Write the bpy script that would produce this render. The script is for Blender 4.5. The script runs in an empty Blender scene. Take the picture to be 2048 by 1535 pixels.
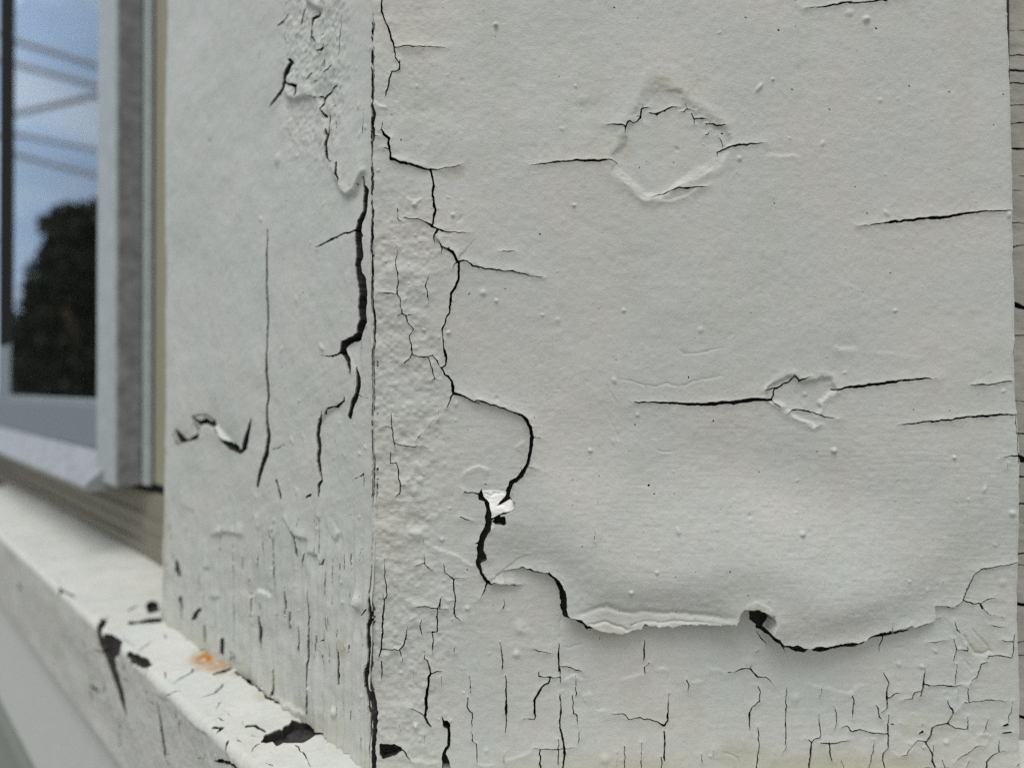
import bpy, bmesh, math, random
import numpy as np
from mathutils import Vector, Matrix

# ------------------------------------------------------------------ camera, world, sun, exposure
scene = bpy.context.scene
C = scene.collection
D = 0.16                      # metres from the lens to the front board
F = 1346.0                    # focal length in photo pixels (2048 wide)
S = D / F                     # metres per photo pixel on the front board
ZC = 1.35                     # camera height
PITCH = math.radians(0.32)

cam_d = bpy.data.cameras.new("camera")
cam = bpy.data.objects.new("camera", cam_d)
C.objects.link(cam)
cam.location = (0, 0, ZC)
cam.rotation_euler = (math.pi / 2 + PITCH, 0, 0)
cam_d.sensor_width = 36.0
cam_d.lens = F / 2048 * 36
cam_d.clip_start = 0.005
cam_d.clip_end = 500
cam_d.dof.use_dof = True
cam_d.dof.focus_distance = D
cam_d.dof.aperture_fstop = 8.0
scene.camera = cam

SUN_EL, SUN_AZ = math.radians(68), math.radians(194)   # azimuth clockwise from +Y
w = bpy.data.worlds.new("World")
scene.world = w
w.use_nodes = True
nt = w.node_tree
nt.nodes.clear()
n_out = nt.nodes.new("ShaderNodeOutputWorld")
n_bg = nt.nodes.new("ShaderNodeBackground")
n_sky = nt.nodes.new("ShaderNodeTexSky")
n_sky.sky_type = 'NISHITA'
n_sky.sun_disc = False
n_sky.sun_elevation = SUN_EL
n_sky.sun_rotation = SUN_AZ
n_sky.dust_density = 1.2
n_co = nt.nodes.new("ShaderNodeTexCoord")
n_mp = nt.nodes.new("ShaderNodeMapping")
n_mp.inputs['Scale'].default_value = (1.6, 1.6, 5.0)
n_no = nt.nodes.new("ShaderNodeTexNoise")
n_no.inputs['Scale'].default_value = 1.7
n_no.inputs['Detail'].default_value = 5
n_rp = nt.nodes.new("ShaderNodeMapRange")
n_rp.inputs['From Min'].default_value = 0.36
n_rp.inputs['From Max'].default_value = 0.62
n_rp.inputs['To Min'].default_value = 0.60
n_rp.inputs['To Max'].default_value = 0.97
n_mx = nt.nodes.new("ShaderNodeMix")
n_mx.data_type = 'RGBA'
n_dot = nt.nodes.new("ShaderNodeVectorMath")             # a clear blue break in the overcast, away to the left
n_dot.operation = 'DOT_PRODUCT'
n_dot.inputs[1].default_value = Vector((-0.80, 0.52, 0.30)).normalized()
nt.links.new(n_co.outputs['Generated'], n_dot.inputs[0])
n_ht = nt.nodes.new("ShaderNodeMapRange")
n_ht.inputs['From Min'].default_value = 0.96
n_ht.inputs['From Max'].default_value = 0.80
n_ht.interpolation_type = 'SMOOTHSTEP'
nt.links.new(n_dot.outputs['Value'], n_ht.inputs['Value'])
n_cl = nt.nodes.new("ShaderNodeMix")
n_cl.data_type = 'RGBA'
n_cl.inputs['A'].default_value = (6.2, 7.9, 10.0, 1)       # thin blue haze
n_cl.inputs['B'].default_value = (9.3, 9.2, 8.95, 1)       # bright overcast layer overhead
nt.links.new(n_ht.outputs['Result'], n_cl.inputs['Factor'])
n_n2 = nt.nodes.new("ShaderNodeTexNoise")
n_n2.inputs['Scale'].default_value = 5.0
n_n2.inputs['Detail'].default_value = 4
n_m2 = nt.nodes.new("ShaderNodeMapping")
n_m2.inputs['Scale'].default_value = (1.0, 1.0, 3.2)
nt.links.new(n_co.outputs['Generated'], n_m2.inputs['Vector'])
nt.links.new(n_m2.outputs['Vector'], n_n2.inputs['Vector'])
n_r2 = nt.nodes.new("ShaderNodeMapRange")
n_r2.inputs['From Min'].default_value = 0.42
n_r2.inputs['From Max'].default_value = 0.62
nt.links.new(n_n2.outputs['Fac'], n_r2.inputs['Value'])
n_c2 = nt.nodes.new("ShaderNodeMix")
n_c2.data_type = 'RGBA'
n_c2.inputs['A'].default_value = (5.0, 6.9, 9.8, 1)
n_c2.inputs['B'].default_value = (7.0, 8.4, 10.2, 1)
nt.links.new(n_r2.outputs['Result'], n_c2.inputs['Factor'])
nt.links.new(n_c2.outputs['Result'], n_cl.inputs['A'])
nt.links.new(n_cl.outputs['Result'], n_mx.inputs['B'])
nt.links.new(n_co.outputs['Generated'], n_mp.inputs['Vector'])
nt.links.new(n_mp.outputs['Vector'], n_no.inputs['Vector'])
nt.links.new(n_no.outputs['Fac'], n_rp.inputs['Value'])
nt.links.new(n_rp.outputs['Result'], n_mx.inputs['Factor'])
nt.links.new(n_sky.outputs['Color'], n_mx.inputs['A'])
nt.links.new(n_mx.outputs['Result'], n_bg.inputs['Color'])
n_bg.inputs['Strength'].default_value = 0.09
nt.links.new(n_bg.outputs['Background'], n_out.inputs['Surface'])

sun_d = bpy.data.lights.new("sun", 'SUN')
sun_d.energy = 1.7
sun_d.angle = math.radians(34)
sun_d.color = (1.0, 0.98, 0.94)
sun = bpy.data.objects.new("sun", sun_d)
C.objects.link(sun)
sv = Vector((math.sin(SUN_AZ) * math.cos(SUN_EL), math.cos(SUN_AZ) * math.cos(SUN_EL), math.sin(SUN_EL)))
sun.rotation_euler = sv.to_track_quat('Z', 'Y').to_euler()
sun.location = (0, -3, 5)

scene.view_settings.view_transform = 'Standard'
scene.view_settings.look = 'None'
scene.view_settings.gamma = 1
scene.view_settings.use_curve_mapping = False
scene.view_settings.exposure = 0.17
scene.render.engine = 'CYCLES'
scene.cycles.use_denoising = False
scene.cycles.max_bounces = 8

rng = np.random.default_rng(7)
random.seed(7)

# ------------------------------------------------------------------ frames: front board, and the bay side at 45 degrees
CX = (745 - 1024) / F * D                     # the outside corner
S2 = math.sqrt(0.5)
cp, sp = math.cos(PITCH), math.sin(PITCH)
def ray(px, py):
    rx, ry = (px - 1024) / F, (767.5 - py) / F
    return np.array([rx, cp - sp * ry, sp + cp * ry])
def front_uv(px, py):
    d = ray(px, py)
    t = D / d[1]
    return d[0] * t / S + 1024, 767.5 - d[2] * t / S
def left_uv(px, py, o=0.0):
    d = ray(px, py)
    c = CX + D - o * math.sqrt(2)
    t = c / (d[0] + d[1])
    u = ((d[1] * t - D) + S2 * o) / S2
    return u / S, 767.5 - d[2] * t / S
def L3(u, o, z):                               # bay-side frame -> world (metres)
    return (CX - S2 * u - S2 * o, D + S2 * u - S2 * o, z)
def F3(u, o, z):                               # front frame -> world
    return (CX + u, D - o, z)
ZB = ZC - 0.5665 * D                            # height of the wall / sill joint
ZTOP = ZC + 0.42                               # boards run on above the picture

# ------------------------------------------------------------------ tags
def tag(o, label=None, cat=None, group=None, kind=None):
    if label: o['label'] = label
    if cat: o['category'] = cat
    if group: o['group'] = group
    if kind: o['kind'] = kind
    return o
def thing(name, label, cat, loc, group=None):
    o = bpy.data.objects.new(name, None)
    o.empty_display_size = 0.02
    o.location = loc
    C.objects.link(o)
    return tag(o, label, cat, group)
def link_mesh(name, me, parent=None):
    o = bpy.data.objects.new(name, me)
    C.objects.link(o)
    if parent is not None:
        o.parent = parent
        o.matrix_parent_inverse = Matrix.Translation(-Vector(parent.location))
    return o
def bm_obj(name, bm, mat, parent=None, smooth=False):
    bmesh.ops.recalc_face_normals(bm, faces=bm.faces)
    me = bpy.data.meshes.new(name)
    bm.to_mesh(me)
    bm.free()
    me.materials.append(mat)
    if smooth:
        for p in me.polygons: p.use_smooth = True
    return link_mesh(name, me, parent)
def box(bm, fr, u0, u1, o0, o1, z0, z1, bev=0.0, seg=2):
    vs = [bm.verts.new(fr(u, o, z)) for u in (u0, u1) for o in (o0, o1) for z in (z0, z1)]
    fs = [(0, 1, 3, 2), (4, 6, 7, 5), (0, 4, 5, 1), (2, 3, 7, 6), (0, 2, 6, 4), (1, 5, 7, 3)]
    faces = [bm.faces.new([vs[i] for i in f]) for f in fs]
    if bev > 0:
        es = list({e for f in faces for e in f.edges})
        bmesh.ops.bevel(bm, geom=es, offset=bev, segments=seg, affect='EDGES', profile=0.5)
def prism(bm, fr, u0, u1, prof):
    a = [bm.verts.new(fr(u0, o, z)) for o, z in prof]
    b = [bm.verts.new(fr(u1, o, z)) for o, z in prof]
    n = len(prof)
    bm.faces.new(a); bm.faces.new(b[::-1])
    for i in range(n):
        bm.faces.new([a[i], a[(i + 1) % n], b[(i + 1) % n], b[i]])

# ------------------------------------------------------------------ materials
def new_mat(name):
    m = bpy.data.materials.new(name)
    m.use_nodes = True
    t = m.node_tree
    return m, t, t.nodes['Principled BSDF']
def mixc(t, fac, a, b):
    n = t.nodes.new("ShaderNodeMix")
    n.data_type = 'RGBA'
    for s, v in ((n.inputs['Factor'], fac), (n.inputs['A'], a), (n.inputs['B'], b)):
        if hasattr(v, 'links') or isinstance(v, bpy.types.NodeSocket): t.links.new(v, s)
        elif isinstance(v, tuple): s.default_value = (*v, 1)
        else: s.default_value = v
    return n.outputs['Result']
def noise(t, scale, detail=2, rough=0.5, vec=None, stretch=None, dist=0.0):
    n = t.nodes.new("ShaderNodeTexNoise")
    n.inputs['Scale'].default_value = scale
    n.inputs['Detail'].default_value = detail
    n.inputs['Roughness'].default_value = rough
    n.inputs['Distortion'].default_value = dist
    if vec is None:
        co = t.nodes.new("ShaderNodeTexCoord")
        vec = co.outputs['Object']
    if stretch:
        mp = t.nodes.new("ShaderNodeMapping")
        mp.inputs['Scale'].default_value = stretch
        t.links.new(vec, mp.inputs['Vector'])
        vec = mp.outputs['Vector']
    t.links.new(vec, n.inputs['Vector'])
    return n.outputs['Fac']
def ramp(t, val, lo, hi, a=0.0, b=1.0):
    n = t.nodes.new("ShaderNodeMapRange")
    n.inputs['From Min'].default_value = lo
    n.inputs['From Max'].default_value = hi
    n.inputs['To Min'].default_value = a
    n.inputs['To Max'].default_value = b
    t.links.new(val, n.inputs['Value'])
    return n.outputs['Result']
def bump(t, bsdf, vals):
    prev = None
    for v, strength, dist in vals:
        n = t.nodes.new("ShaderNodeBump")
        n.inputs['Strength'].default_value = strength
        n.inputs['Distance'].default_value = dist
        t.links.new(v, n.inputs['Height'])
        if prev is not None: t.links.new(prev, n.inputs['Normal'])
        prev = n.outputs['Normal']
    t.links.new(prev, bsdf.inputs['Normal'])

def paint(name, c1, c2, wear=True, rough=0.55, grain=1.0, dirt=0.5):
    m, t, b = new_mat(name)
    col = mixc(t, ramp(t, noise(t, 45, 3), 0.38, 0.62), c1, c2)
    v = ramp(t, noise(t, 900, 4, 0.7), 0.3, 0.7, -0.035, 0.035)
    hs = t.nodes.new("ShaderNodeHueSaturation")
    ad = t.nodes.new("ShaderNodeMath"); ad.operation = 'ADD'; ad.inputs[1].default_value = 1.0
    t.links.new(v, ad.inputs[0]); t.links.new(ad.outputs[0], hs.inputs['Value']); t.links.new(col, hs.inputs['Color'])
    col = hs.outputs['Color']
    sp_ = ramp(t, noise(t, 2300, 3, 0.6), 0.635, 0.73, 0.0, dirt)
    col = mixc(t, sp_, col, (0.16, 0.155, 0.14))
    if wear:
        at = t.nodes.new("ShaderNodeAttribute")
        at.attribute_name = 'wear'
        sx = t.nodes.new("ShaderNodeSeparateColor")
        t.links.new(at.outputs['Color'], sx.inputs['Color'])
        col = mixc(t, sx.outputs['Red'], col, (0.36, 0.34, 0.20))
        col = mixc(t, sx.outputs['Green'], col, (0.36, 0.145, 0.002))
        col = mixc(t, sx.outputs['Blue'], col, (0.80, 0.79, 0.75))
    t.links.new(col, b.inputs['Base Color'])
    b.inputs['Roughness'].default_value = rough
    b.inputs['Specular IOR Level'].default_value = 0.35
    bump(t, b, [(noise(t, 700, 3, 0.6), 0.28 * grain, 0.00016), (noise(t, 2900, 3, 0.7), 0.85 * grain, 0.00013)])
    return m
M = {}
M['paint'] = paint('weathered grey white paint', (0.480, 0.506, 0.480), (0.512, 0.511, 0.488))
M['paint_side'] = paint('side board paint', (0.512, 0.542, 0.506), (0.540, 0.546, 0.516), grain=0.8)
M['paint_sill'] = paint('sill paint', (0.52, 0.54, 0.51), (0.555, 0.558, 0.528), grain=0.8)
M['paint_strip'] = paint('dull grey paint', (0.31, 0.305, 0.27), (0.36, 0.35, 0.315), grain=1.2)
M['flake'] = paint('bright primer', (0.80, 0.80, 0.77), (0.84, 0.83, 0.80), wear=False, dirt=0.05, grain=0.7)
def simple(name, col, rough=0.6, sc=300, var=0.06, bs=0.3, bd=0.0002, stretch=None):
    m, t, b = new_mat(name)
    lo = tuple(max(0, c * (1 - var)) for c in col); hi = tuple(c * (1 + var) for c in col)
    t.links.new(mixc(t, ramp(t, noise(t, sc, 4, 0.6, stretch=stretch), 0.3, 0.7), lo, hi), b.inputs['Base Color'])
    b.inputs['Roughness'].default_value = rough
    if bs: bump(t, b, [(noise(t, sc * 2.5, 3, 0.6, stretch=stretch), bs, bd)])
    return m
M['edge'] = simple('layered paint edge', (0.36, 0.355, 0.335), 0.8, 900, 0.35)
M['wood'] = simple('weathered bare wood', (0.030, 0.0285, 0.027), 0.9, 500, 0.8, 0.6, 0.0004, (1, 1, 6))
M['trim'] = simple('cream painted trim', (0.30, 0.29, 0.21), 0.6, 200, 0.05)
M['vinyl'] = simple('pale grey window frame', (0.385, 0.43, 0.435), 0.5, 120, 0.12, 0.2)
M['vinyl_shade_dirt'] = simple('window frame side with painted shade and dirt', (0.21, 0.215, 0.22), 0.6, 130, 0.33, 0.25)  # darker base paints in the shade of the groove; blotches are dirt
M['sill_white'] = simple('white sill nosing', (0.27, 0.285, 0.30), 0.55, 160, 0.2)
M['gasket'] = simple('black rubber', (0.012, 0.013, 0.012), 0.95, 300, 0.2)
M['gasket'].node_tree.nodes['Principled BSDF'].inputs['Specular IOR Level'].default_value = 0.08
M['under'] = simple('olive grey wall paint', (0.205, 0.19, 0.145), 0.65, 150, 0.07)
M['rail'] = simple('blue grey sash rail', (0.19, 0.225, 0.25), 0.5, 200, 0.06, 0.15)
M['apron'] = simple('apron paint', (0.52, 0.535, 0.52), 0.55, 250, 0.05)
M['siding'] = simple('green grey siding', (0.20, 0.22, 0.195), 0.7, 150, 0.08)
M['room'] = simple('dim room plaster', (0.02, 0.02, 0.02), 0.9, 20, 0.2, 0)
def glass():
    m, t, b = new_mat('window glass')
    b.inputs['Base Color'].default_value = (0.93, 0.97, 0.96, 1)
    b.inputs['Roughness'].default_value = 0.0
    b.inputs['IOR'].default_value = 1.52
    b.inputs['Transmission Weight'].default_value = 1.0
    return m
M['glass'] = glass()
M['leaf'] = simple('dark green leaves', (0.018, 0.028, 0.013), 0.6, 6, 0.5, 0)
M['bark'] = simple('brown bark', (0.08, 0.06, 0.045), 0.9, 12, 0.4, 0.6, 0.02, (1, 1, 0.2))
M['cable'] = simple('grey cable sheath', (0.46, 0.50, 0.54), 0.5, 30, 0.1, 0)
M['paving'] = simple('worn grey paving', (0.17, 0.165, 0.15), 0.9, 3, 0.3, 0.6, 0.01)

# ------------------------------------------------------------------ numpy noise
def _hash(ix, iy, seed):
    h = (ix.astype(np.int64) * 374761393 + iy.astype(np.int64) * 668265263 + seed * 982451653) & 0xffffffff
    h = ((h ^ (h >> 13)) * 1274126177) & 0xffffffff
    h = h ^ (h >> 16)
    return (h & 0xffff) / 32767.5 - 1.0
def vnoise(x, y, seed=0):
    ix, iy = np.floor(x), np.floor(y)
    fx, fy = x - ix, y - iy
    fx = fx * fx * fx * (fx * (fx * 6 - 15) + 10); fy = fy * fy * fy * (fy * (fy * 6 - 15) + 10)
    a, b = _hash(ix, iy, seed), _hash(ix + 1, iy, seed)
    c, d = _hash(ix, iy + 1, seed), _hash(ix + 1, iy + 1, seed)
    return (a + (b - a) * fx) * (1 - fy) + (c + (d - c) * fx) * fy
def fbm(x, y, wl, octv=3, seed=0, gain=0.5):
    r = 0; amp = 1.0
    for k in range(octv):
        r = r + amp * vnoise(x / wl + 17.3 * k, y / wl + 9.1 * k, seed + k)
        amp *= gain; wl *= 0.5
    return r
def sstep(a, b, x):
    t = np.clip((x - a) / (b - a), 0, 1)
    return t * t * (3 - 2 * t)

# ------------------------------------------------------------------ a sheet of paint as a grid with cracks cut out of it
class Sheet:
    def __init__(s, U, V, pxmap):
        s.U, s.V = np.asarray(U, float), np.asarray(V, float)
        s.X, s.Y = np.meshgrid(s.U, s.V, indexing='ij')
        s.XW = s.X + 1.3 * fbm(s.X, s.Y, 9, 2, 11) + 1.0 * vnoise(s.X / 26, s.Y / 26, 15)
        s.YW = s.Y + 1.3 * fbm(s.X, s.Y, 9, 2, 21) + 1.0 * vnoise(s.X / 26, s.Y / 26, 25)
        s.f = np.full(s.X.shape, 60.0)
        s.h = np.zeros(s.X.shape)
        s.wear = np.zeros(s.X.shape + (3,))
        s.pxmap = pxmap
    def sl(s, x0, x1, y0, y1):
        i0, i1 = np.searchsorted(s.U, [x0, x1]); j0, j1 = np.searchsorted(s.V, [y0, y1])
        return slice(max(i0 - 1, 0), i1 + 1), slice(max(j0 - 1, 0), j1 + 1)
    def m(s, pts): return [s.pxmap(*p) for p in pts]
    def crack(s, pts, k=1.0, minw=1.5):
        """pts: (px, py, width px) on the photo's pixel grid, laid onto this board's own surface"""
        q = []
        for i, (x, y, wd) in enumerate(pts):
            a = s.pxmap(x, y)
            b0 = pts[max(i - 1, 0)]; b1 = pts[min(i + 1, len(pts) - 1)]
            dx, dy = b1[0] - b0[0], b1[1] - b0[1]
            ln = math.hypot(dx, dy) or 1
            e = s.pxmap(x - dy / ln * 2, y + dx / ln * 2)
            sc = math.hypot(e[0] - a[0], e[1] - a[1]) / 2
            q.append((a[0], a[1], max(wd * k, minw if 0 < i < len(pts) - 1 else minw * .5) * sc))
        for (x0, y0, w0), (x1, y1, w1) in zip(q, q[1:]):
            mg = max(w0, w1) / 2 + 26
            I, J = s.sl(min(x0, x1) - mg, max(x0, x1) + mg, min(y0, y1) - mg, max(y0, y1) + mg)
            X, Y = s.XW[I, J], s.YW[I, J]
            if X.size == 0: continue
            dx, dy = x1 - x0, y1 - y0
            t = np.clip(((X - x0) * dx + (Y - y0) * dy) / (dx * dx + dy * dy + 1e-9), 0, 1)
            d = np.hypot(X - x0 - t * dx, Y - y0 - t * dy) - (w0 + (w1 - w0) * t) / 2
            s.f[I, J] = np.minimum(s.f[I, J], d)
    def poly_sd(s, pts, mg=40, warp=True):
        q = s.m(pts) if s.pxmap else pts
        xs = [p[0] for p in q]; ys = [p[1] for p in q]
        I, J = s.sl(min(xs) - mg, max(xs) + mg, min(ys) - mg, max(ys) + mg)
        X, Y = (s.XW, s.YW) if warp else (s.X, s.Y)
        X, Y = X[I, J], Y[I, J]
        d = np.full(X.shape, 1e9); ins = np.zeros(X.shape, bool)
        for k in range(len(q)):
            (x0, y0), (x1, y1) = q[k - 1], q[k]
            dx, dy = x1 - x0, y1 - y0
            t = np.clip(((X - x0) * dx + (Y - y0) * dy) / (dx * dx + dy * dy + 1e-9), 0, 1)
            d = np.minimum(d, np.hypot(X - x0 - t * dx, Y - y0 - t * dy))
            cr = ((y0 > Y) != (y1 > Y)) & (X < (x1 - x0) * (Y - y0) / ((y1 - y0) if y1 != y0 else 1e-9) + x0)
            ins ^= cr
        return I, J, np.where(ins, -d, d)
    def hole(s, pts):
        I, J, d = s.poly_sd(pts)
        s.f[I, J] = np.minimum(s.f[I, J], d)
    def line_sd(s, q, mg):
        xs = [p[0] for p in q]; ys = [p[1] for p in q]
        I, J = s.sl(min(xs) - mg, max(xs) + mg, min(ys) - mg, max(ys) + mg)
        X, Y = s.XW[I, J], s.YW[I, J]
        n = len(q) - 1
        best = np.full(X.shape, 1e9); perp = np.zeros(X.shape); par = np.zeros(X.shape)
        for k in range(n):
            (x0, y0), (x1, y1) = q[k][:2], q[k + 1][:2]
            dx, dy = x1 - x0, y1 - y0
            L = math.hypot(dx, dy) + 1e-9
            t = np.clip(((X - x0) * dx + (Y - y0) * dy) / (L * L), 0, 1)
            d = np.hypot(X - x0 - t * dx, Y - y0 - t * dy)
            pp = (dx * (Y - y0) - dy * (X - x0)) / L
            up = (d < best - 1e-4) | ((np.abs(d - best) <= 1e-4) & (np.abs(pp) > np.abs(perp)))
            best = np.where(up, d, best); perp = np.where(up, pp, perp); par = np.where(up, k + t, par)
        return I, J, best, np.sign(perp), par, n
    def step(s, pts, below, above=0.0, R=18.0, soft=2.5, taper=True):
        """a ledge in the paint along a line: raises one side, fading away from it"""
        q = s.m(pts)
        I, J, d, sg, par, n = s.line_sd(q, R * 4)
        e = np.exp(-d / R)
        g = 1 / (1 + np.exp(-np.clip(sg * d / soft, -30, 30)))
        tp = np.clip(np.minimum(par, n - par) / max(n * 0.18, 0.3), 0, 1) if taper else 1.0
        s.h[I, J] += tp * e * (below * g + above * (1 - g))
    def groove(s, pts, depth, wd=4.0, par_taper=True):
        q = s.m(pts)
        I, J, d, sg, par, n = s.line_sd(q, wd * 4)
        tp = np.clip(np.minimum(par, n - par) / max(n * 0.2, 0.3), 0, 1) if par_taper else 1.0
        s.h[I, J] -= tp * depth * np.exp(-(d / wd) ** 2)
    def lift(s, pts, inside, R, Redge=58.0):
        """pts: (px, py, bulge, share lost again at the very edge); the film inside the outline bulges off the board beside them"""
        q = [s.pxmap(p[0], p[1]) + (p[2], p[3]) for p in pts]
        sm = []
        for p0, p1 in zip(q, q[1:]):
            n = max(1, int(math.hypot(p1[0] - p0[0], p1[1] - p0[1]) / 9))
            sm += [tuple(p0[j] + (p1[j] - p0[j]) * k / n for j in range(4)) for k in range(n)]
        xs = [p[0] for p in q]; ys = [p[1] for p in q]
        mg = R * 2.5
        I, J = s.sl(min(xs) - mg, max(xs) + mg, min(ys) - mg, max(ys) + mg)
        X, Y = s.XW[I, J], s.YW[I, J]
        sw = np.zeros(X.shape); sa = sw.copy(); se = sw.copy(); sf = sw.copy(); d2m = np.full(X.shape, 1e12)
        for x, y, a, e in sm:
            d2 = (X - x) ** 2 + (Y - y) ** 2
            wt = 1 / (d2 + 400.0) ** 1.5
            sw += wt; sa += wt * a; se += wt * e
            d2m = np.minimum(d2m, d2)
            sf += np.exp(-np.sqrt(d2) / 22)
        dm = np.sqrt(d2m)
        ds = np.maximum(-22 * np.log(sf + 1e-30) + 22 * math.log(3.5), 0)
        a, e = sa / sw, se / sw
        Ii, Jj, sd = s.poly_sd(inside, 5)
        full = np.full(s.X.shape, 1.0); full[Ii, Jj] = sd
        add = a * (np.exp(-(ds / R) ** 2) - e * np.exp(-(ds / Redge) ** 2))
        s.h[I, J] += np.where(full[I, J] < 0, add, 0)
    def bump(s, px, py, r, a, sx=1.0, ang=0.0):
        x, y = s.pxmap(px, py)
        mg = r * 3.2 * max(sx, 1)
        I, J = s.sl(x - mg, x + mg, y - mg, y + mg)
        X, Y = s.X[I, J] - x, s.Y[I, J] - y
        if X.size == 0: return
        c, n = math.cos(ang), math.sin(ang)
        e = ((X * c + Y * n) / sx) ** 2 + (-X * n + Y * c) ** 2
        s.h[I, J] += a * np.exp(-(e / (r * r)) ** 1.3)
    def spot(s, px, py, r, ch, amt, sx=1.0):
        x, y = s.pxmap(px, py)
        I, J = s.sl(x - r * 3 * sx, x + r * 3 * sx, y - r * 3, y + r * 3)
        X, Y = s.X[I, J], s.Y[I, J]
        if X.size == 0: return
        d = np.hypot((X - x) / sx, Y - y) / r + 0.35 * fbm(X, Y, r * .8 + 2, 3, 77)
        s.wear[I, J, ch] = np.maximum(s.wear[I, J, ch], amt * (1 - (sstep(0.1, 1.35, d) if ch == 1 else sstep(0.45, 1.25, d))))
    def pits(s, n, x0, x1, y0, y1, r0=0.7, r1=1.7):
        for _ in range(n):
            x, y = rng.uniform(x0, x1), rng.uniform(y0, y1)
            r = r0 + (r1 - r0) * rng.random() ** 3
            a = rng.uniform(0, math.pi)
            L = r * rng.choice([0.2, 0.2, 0.2, 2.5])
            s.crack([(x, y, 2 * r), (x + L * math.cos(a) + .1, y + L * math.sin(a), 2 * r * .8)], 1, 1.0)
    def build(s, name, pos, mats, parent, depth=20.0, skin=3.0, floor=None):
        f, h = s.f, s.h
        f = np.where(np.abs(f) < 1e-3, 1e-3, f)
        nu, nv = f.shape
        pos_m = f > 0
        ids = -np.ones(f.shape, np.int64)
        ids[pos_m] = np.arange(pos_m.sum())
        nb = int(pos_m.sum())
        PU, PV, PH, PW = [s.X[pos_m]], [s.Y[pos_m]], [h[pos_m]], [s.wear[pos_m]]
        def cross(a, b):                      # slices of the two ends of each grid edge
            fa, fb = f[a], f[b]
            mk = (fa > 0) != (fb > 0)
            t = np.clip((fa / (fa - fb + 1e-30))[mk], 0.03, 0.97)
            inner = np.where((fa > 0)[mk], h[a][mk], h[b][mk])
            PU.append(s.X[a][mk] * (1 - t) + s.X[b][mk] * t)
            PV.append(s.Y[a][mk] * (1 - t) + s.Y[b][mk] * t)
            PH.append(inner)
            PW.append(s.wear[a][mk] * (1 - t)[:, None] + s.wear[b][mk] * t[:, None])
            return mk
        A, B = (slice(0, -1), slice(None)), (slice(1, None), slice(None))
        mk = cross(A, B); eh = -np.ones(mk.shape, np.int64); eh[mk] = nb + np.arange(mk.sum()); nb += int(mk.sum())
        A, B = (slice(None), slice(0, -1)), (slice(None), slice(1, None))
        mk = cross(A, B); ev = -np.ones(mk.shape, np.int64); ev[mk] = nb + np.arange(mk.sum()); nb += int(mk.sum())
        c = [pos_m[:-1, :-1], pos_m[1:, :-1], pos_m[1:, 1:], pos_m[:-1, 1:]]
        cid = [ids[:-1, :-1], ids[1:, :-1], ids[1:, 1:], ids[:-1, 1:]]
        eid = [eh[:, :-1], ev[1:, :], eh[:, 1:], ev[:-1, :]]
        code = c[0] * 1 + c[1] * 2 + c[2] * 4 + c[3] * 8
        polys, segs = [], []
        for k in range(1, 16):
            sel = code == k
            if not sel.any(): continue
            cyc = []
            for m_ in range(4):
                p0, p1 = bool(k >> m_ & 1), bool(k >> ((m_ + 1) % 4) & 1)
                if p0: cyc.append((cid[m_][sel], None))
                if p0 != p1: cyc.append((eid[m_][sel], p0))
            polys.append(np.stack([q[0] for q in cyc], 1))
            for i in range(len(cyc)):
                if cyc[i][1] is True:         # leaving the paint here, coming back at the next crossing
                    segs.append(np.stack([cyc[i][0], cyc[(i + 1) % len(cyc)][0]], 1))
        U, V, H, W = np.concatenate(PU), np.concatenate(PV), np.concatenate(PH), np.concatenate(PW)
        ntop = len(U)
        allp = [np.stack(pos(U, V, H), 1)]
        walls = np.zeros((0, 4), np.int64); walls2 = walls
        if segs:
            sg = np.concatenate(segs)
            uq, inv = np.unique(sg, return_inverse=True)
            inv = inv.reshape(sg.shape)
            n1 = len(uq)
            base = ntop
            fl = -depth if floor is None else floor
            Hq = H[uq]
            for hh in (Hq, np.maximum(Hq - skin, fl), np.full(n1, fl)):
                allp.append(np.stack(pos(U[uq], V[uq], hh), 1))
            a, b = inv[:, 0], inv[:, 1]
            walls = np.stack([base + b, base + a, base + n1 + a, base + n1 + b], 1)
            walls2 = np.stack([base + n1 + b, base + n1 + a, base + 2 * n1 + a, base + 2 * n1 + b], 1)
            W = np.concatenate([W, np.zeros((3 * n1, 3))])
        P = np.concatenate(allp)
        org = np.array(parent.location)
        groups = [(p, 0, True) for p in polys] + [(walls, 1, False), (walls2, 2, False)]
        groups = [g for g in groups if len(g[0])]
        loops = np.concatenate([g[0].ravel() for g in groups])
        tot = np.concatenate([np.full(len(g[0]), g[0].shape[1]) for g in groups])
        mi = np.concatenate([np.full(len(g[0]), g[1]) for g in groups])
        sm = np.concatenate([np.full(len(g[0]), g[2]) for g in groups])
        me = bpy.data.meshes.new(name)
        me.vertices.add(len(P)); me.loops.add(len(loops)); me.polygons.add(len(tot))
        me.vertices.foreach_set('co', P.astype(np.float32).ravel())
        me.loops.foreach_set('vertex_index', loops.astype(np.int32))
        me.polygons.foreach_set('loop_start', np.concatenate([[0], np.cumsum(tot)[:-1]]).astype(np.int32))
        me.polygons.foreach_set('material_index', mi.astype(np.int32))
        me.polygons.foreach_set('use_smooth', sm)
        me.update(calc_edges=True)
        at = me.attributes.new('wear', 'FLOAT_COLOR', 'POINT')
        at.data.foreach_set('color', np.concatenate([W, np.ones((len(W), 1))], 1).astype(np.float32).ravel())
        for m_ in mats: me.materials.append(m_)
        return link_mesh(name, me, parent)

def grow(a, b, first, ratio=1.25, mx=14.0):       # widening steps outside the picture
    out, x, d = [], a, first
    sgn = 1 if b > a else -1
    while (b - x) * sgn > 0:
        d = min(d * ratio, mx); x += d * sgn; out.append(x)
    return out

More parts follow.
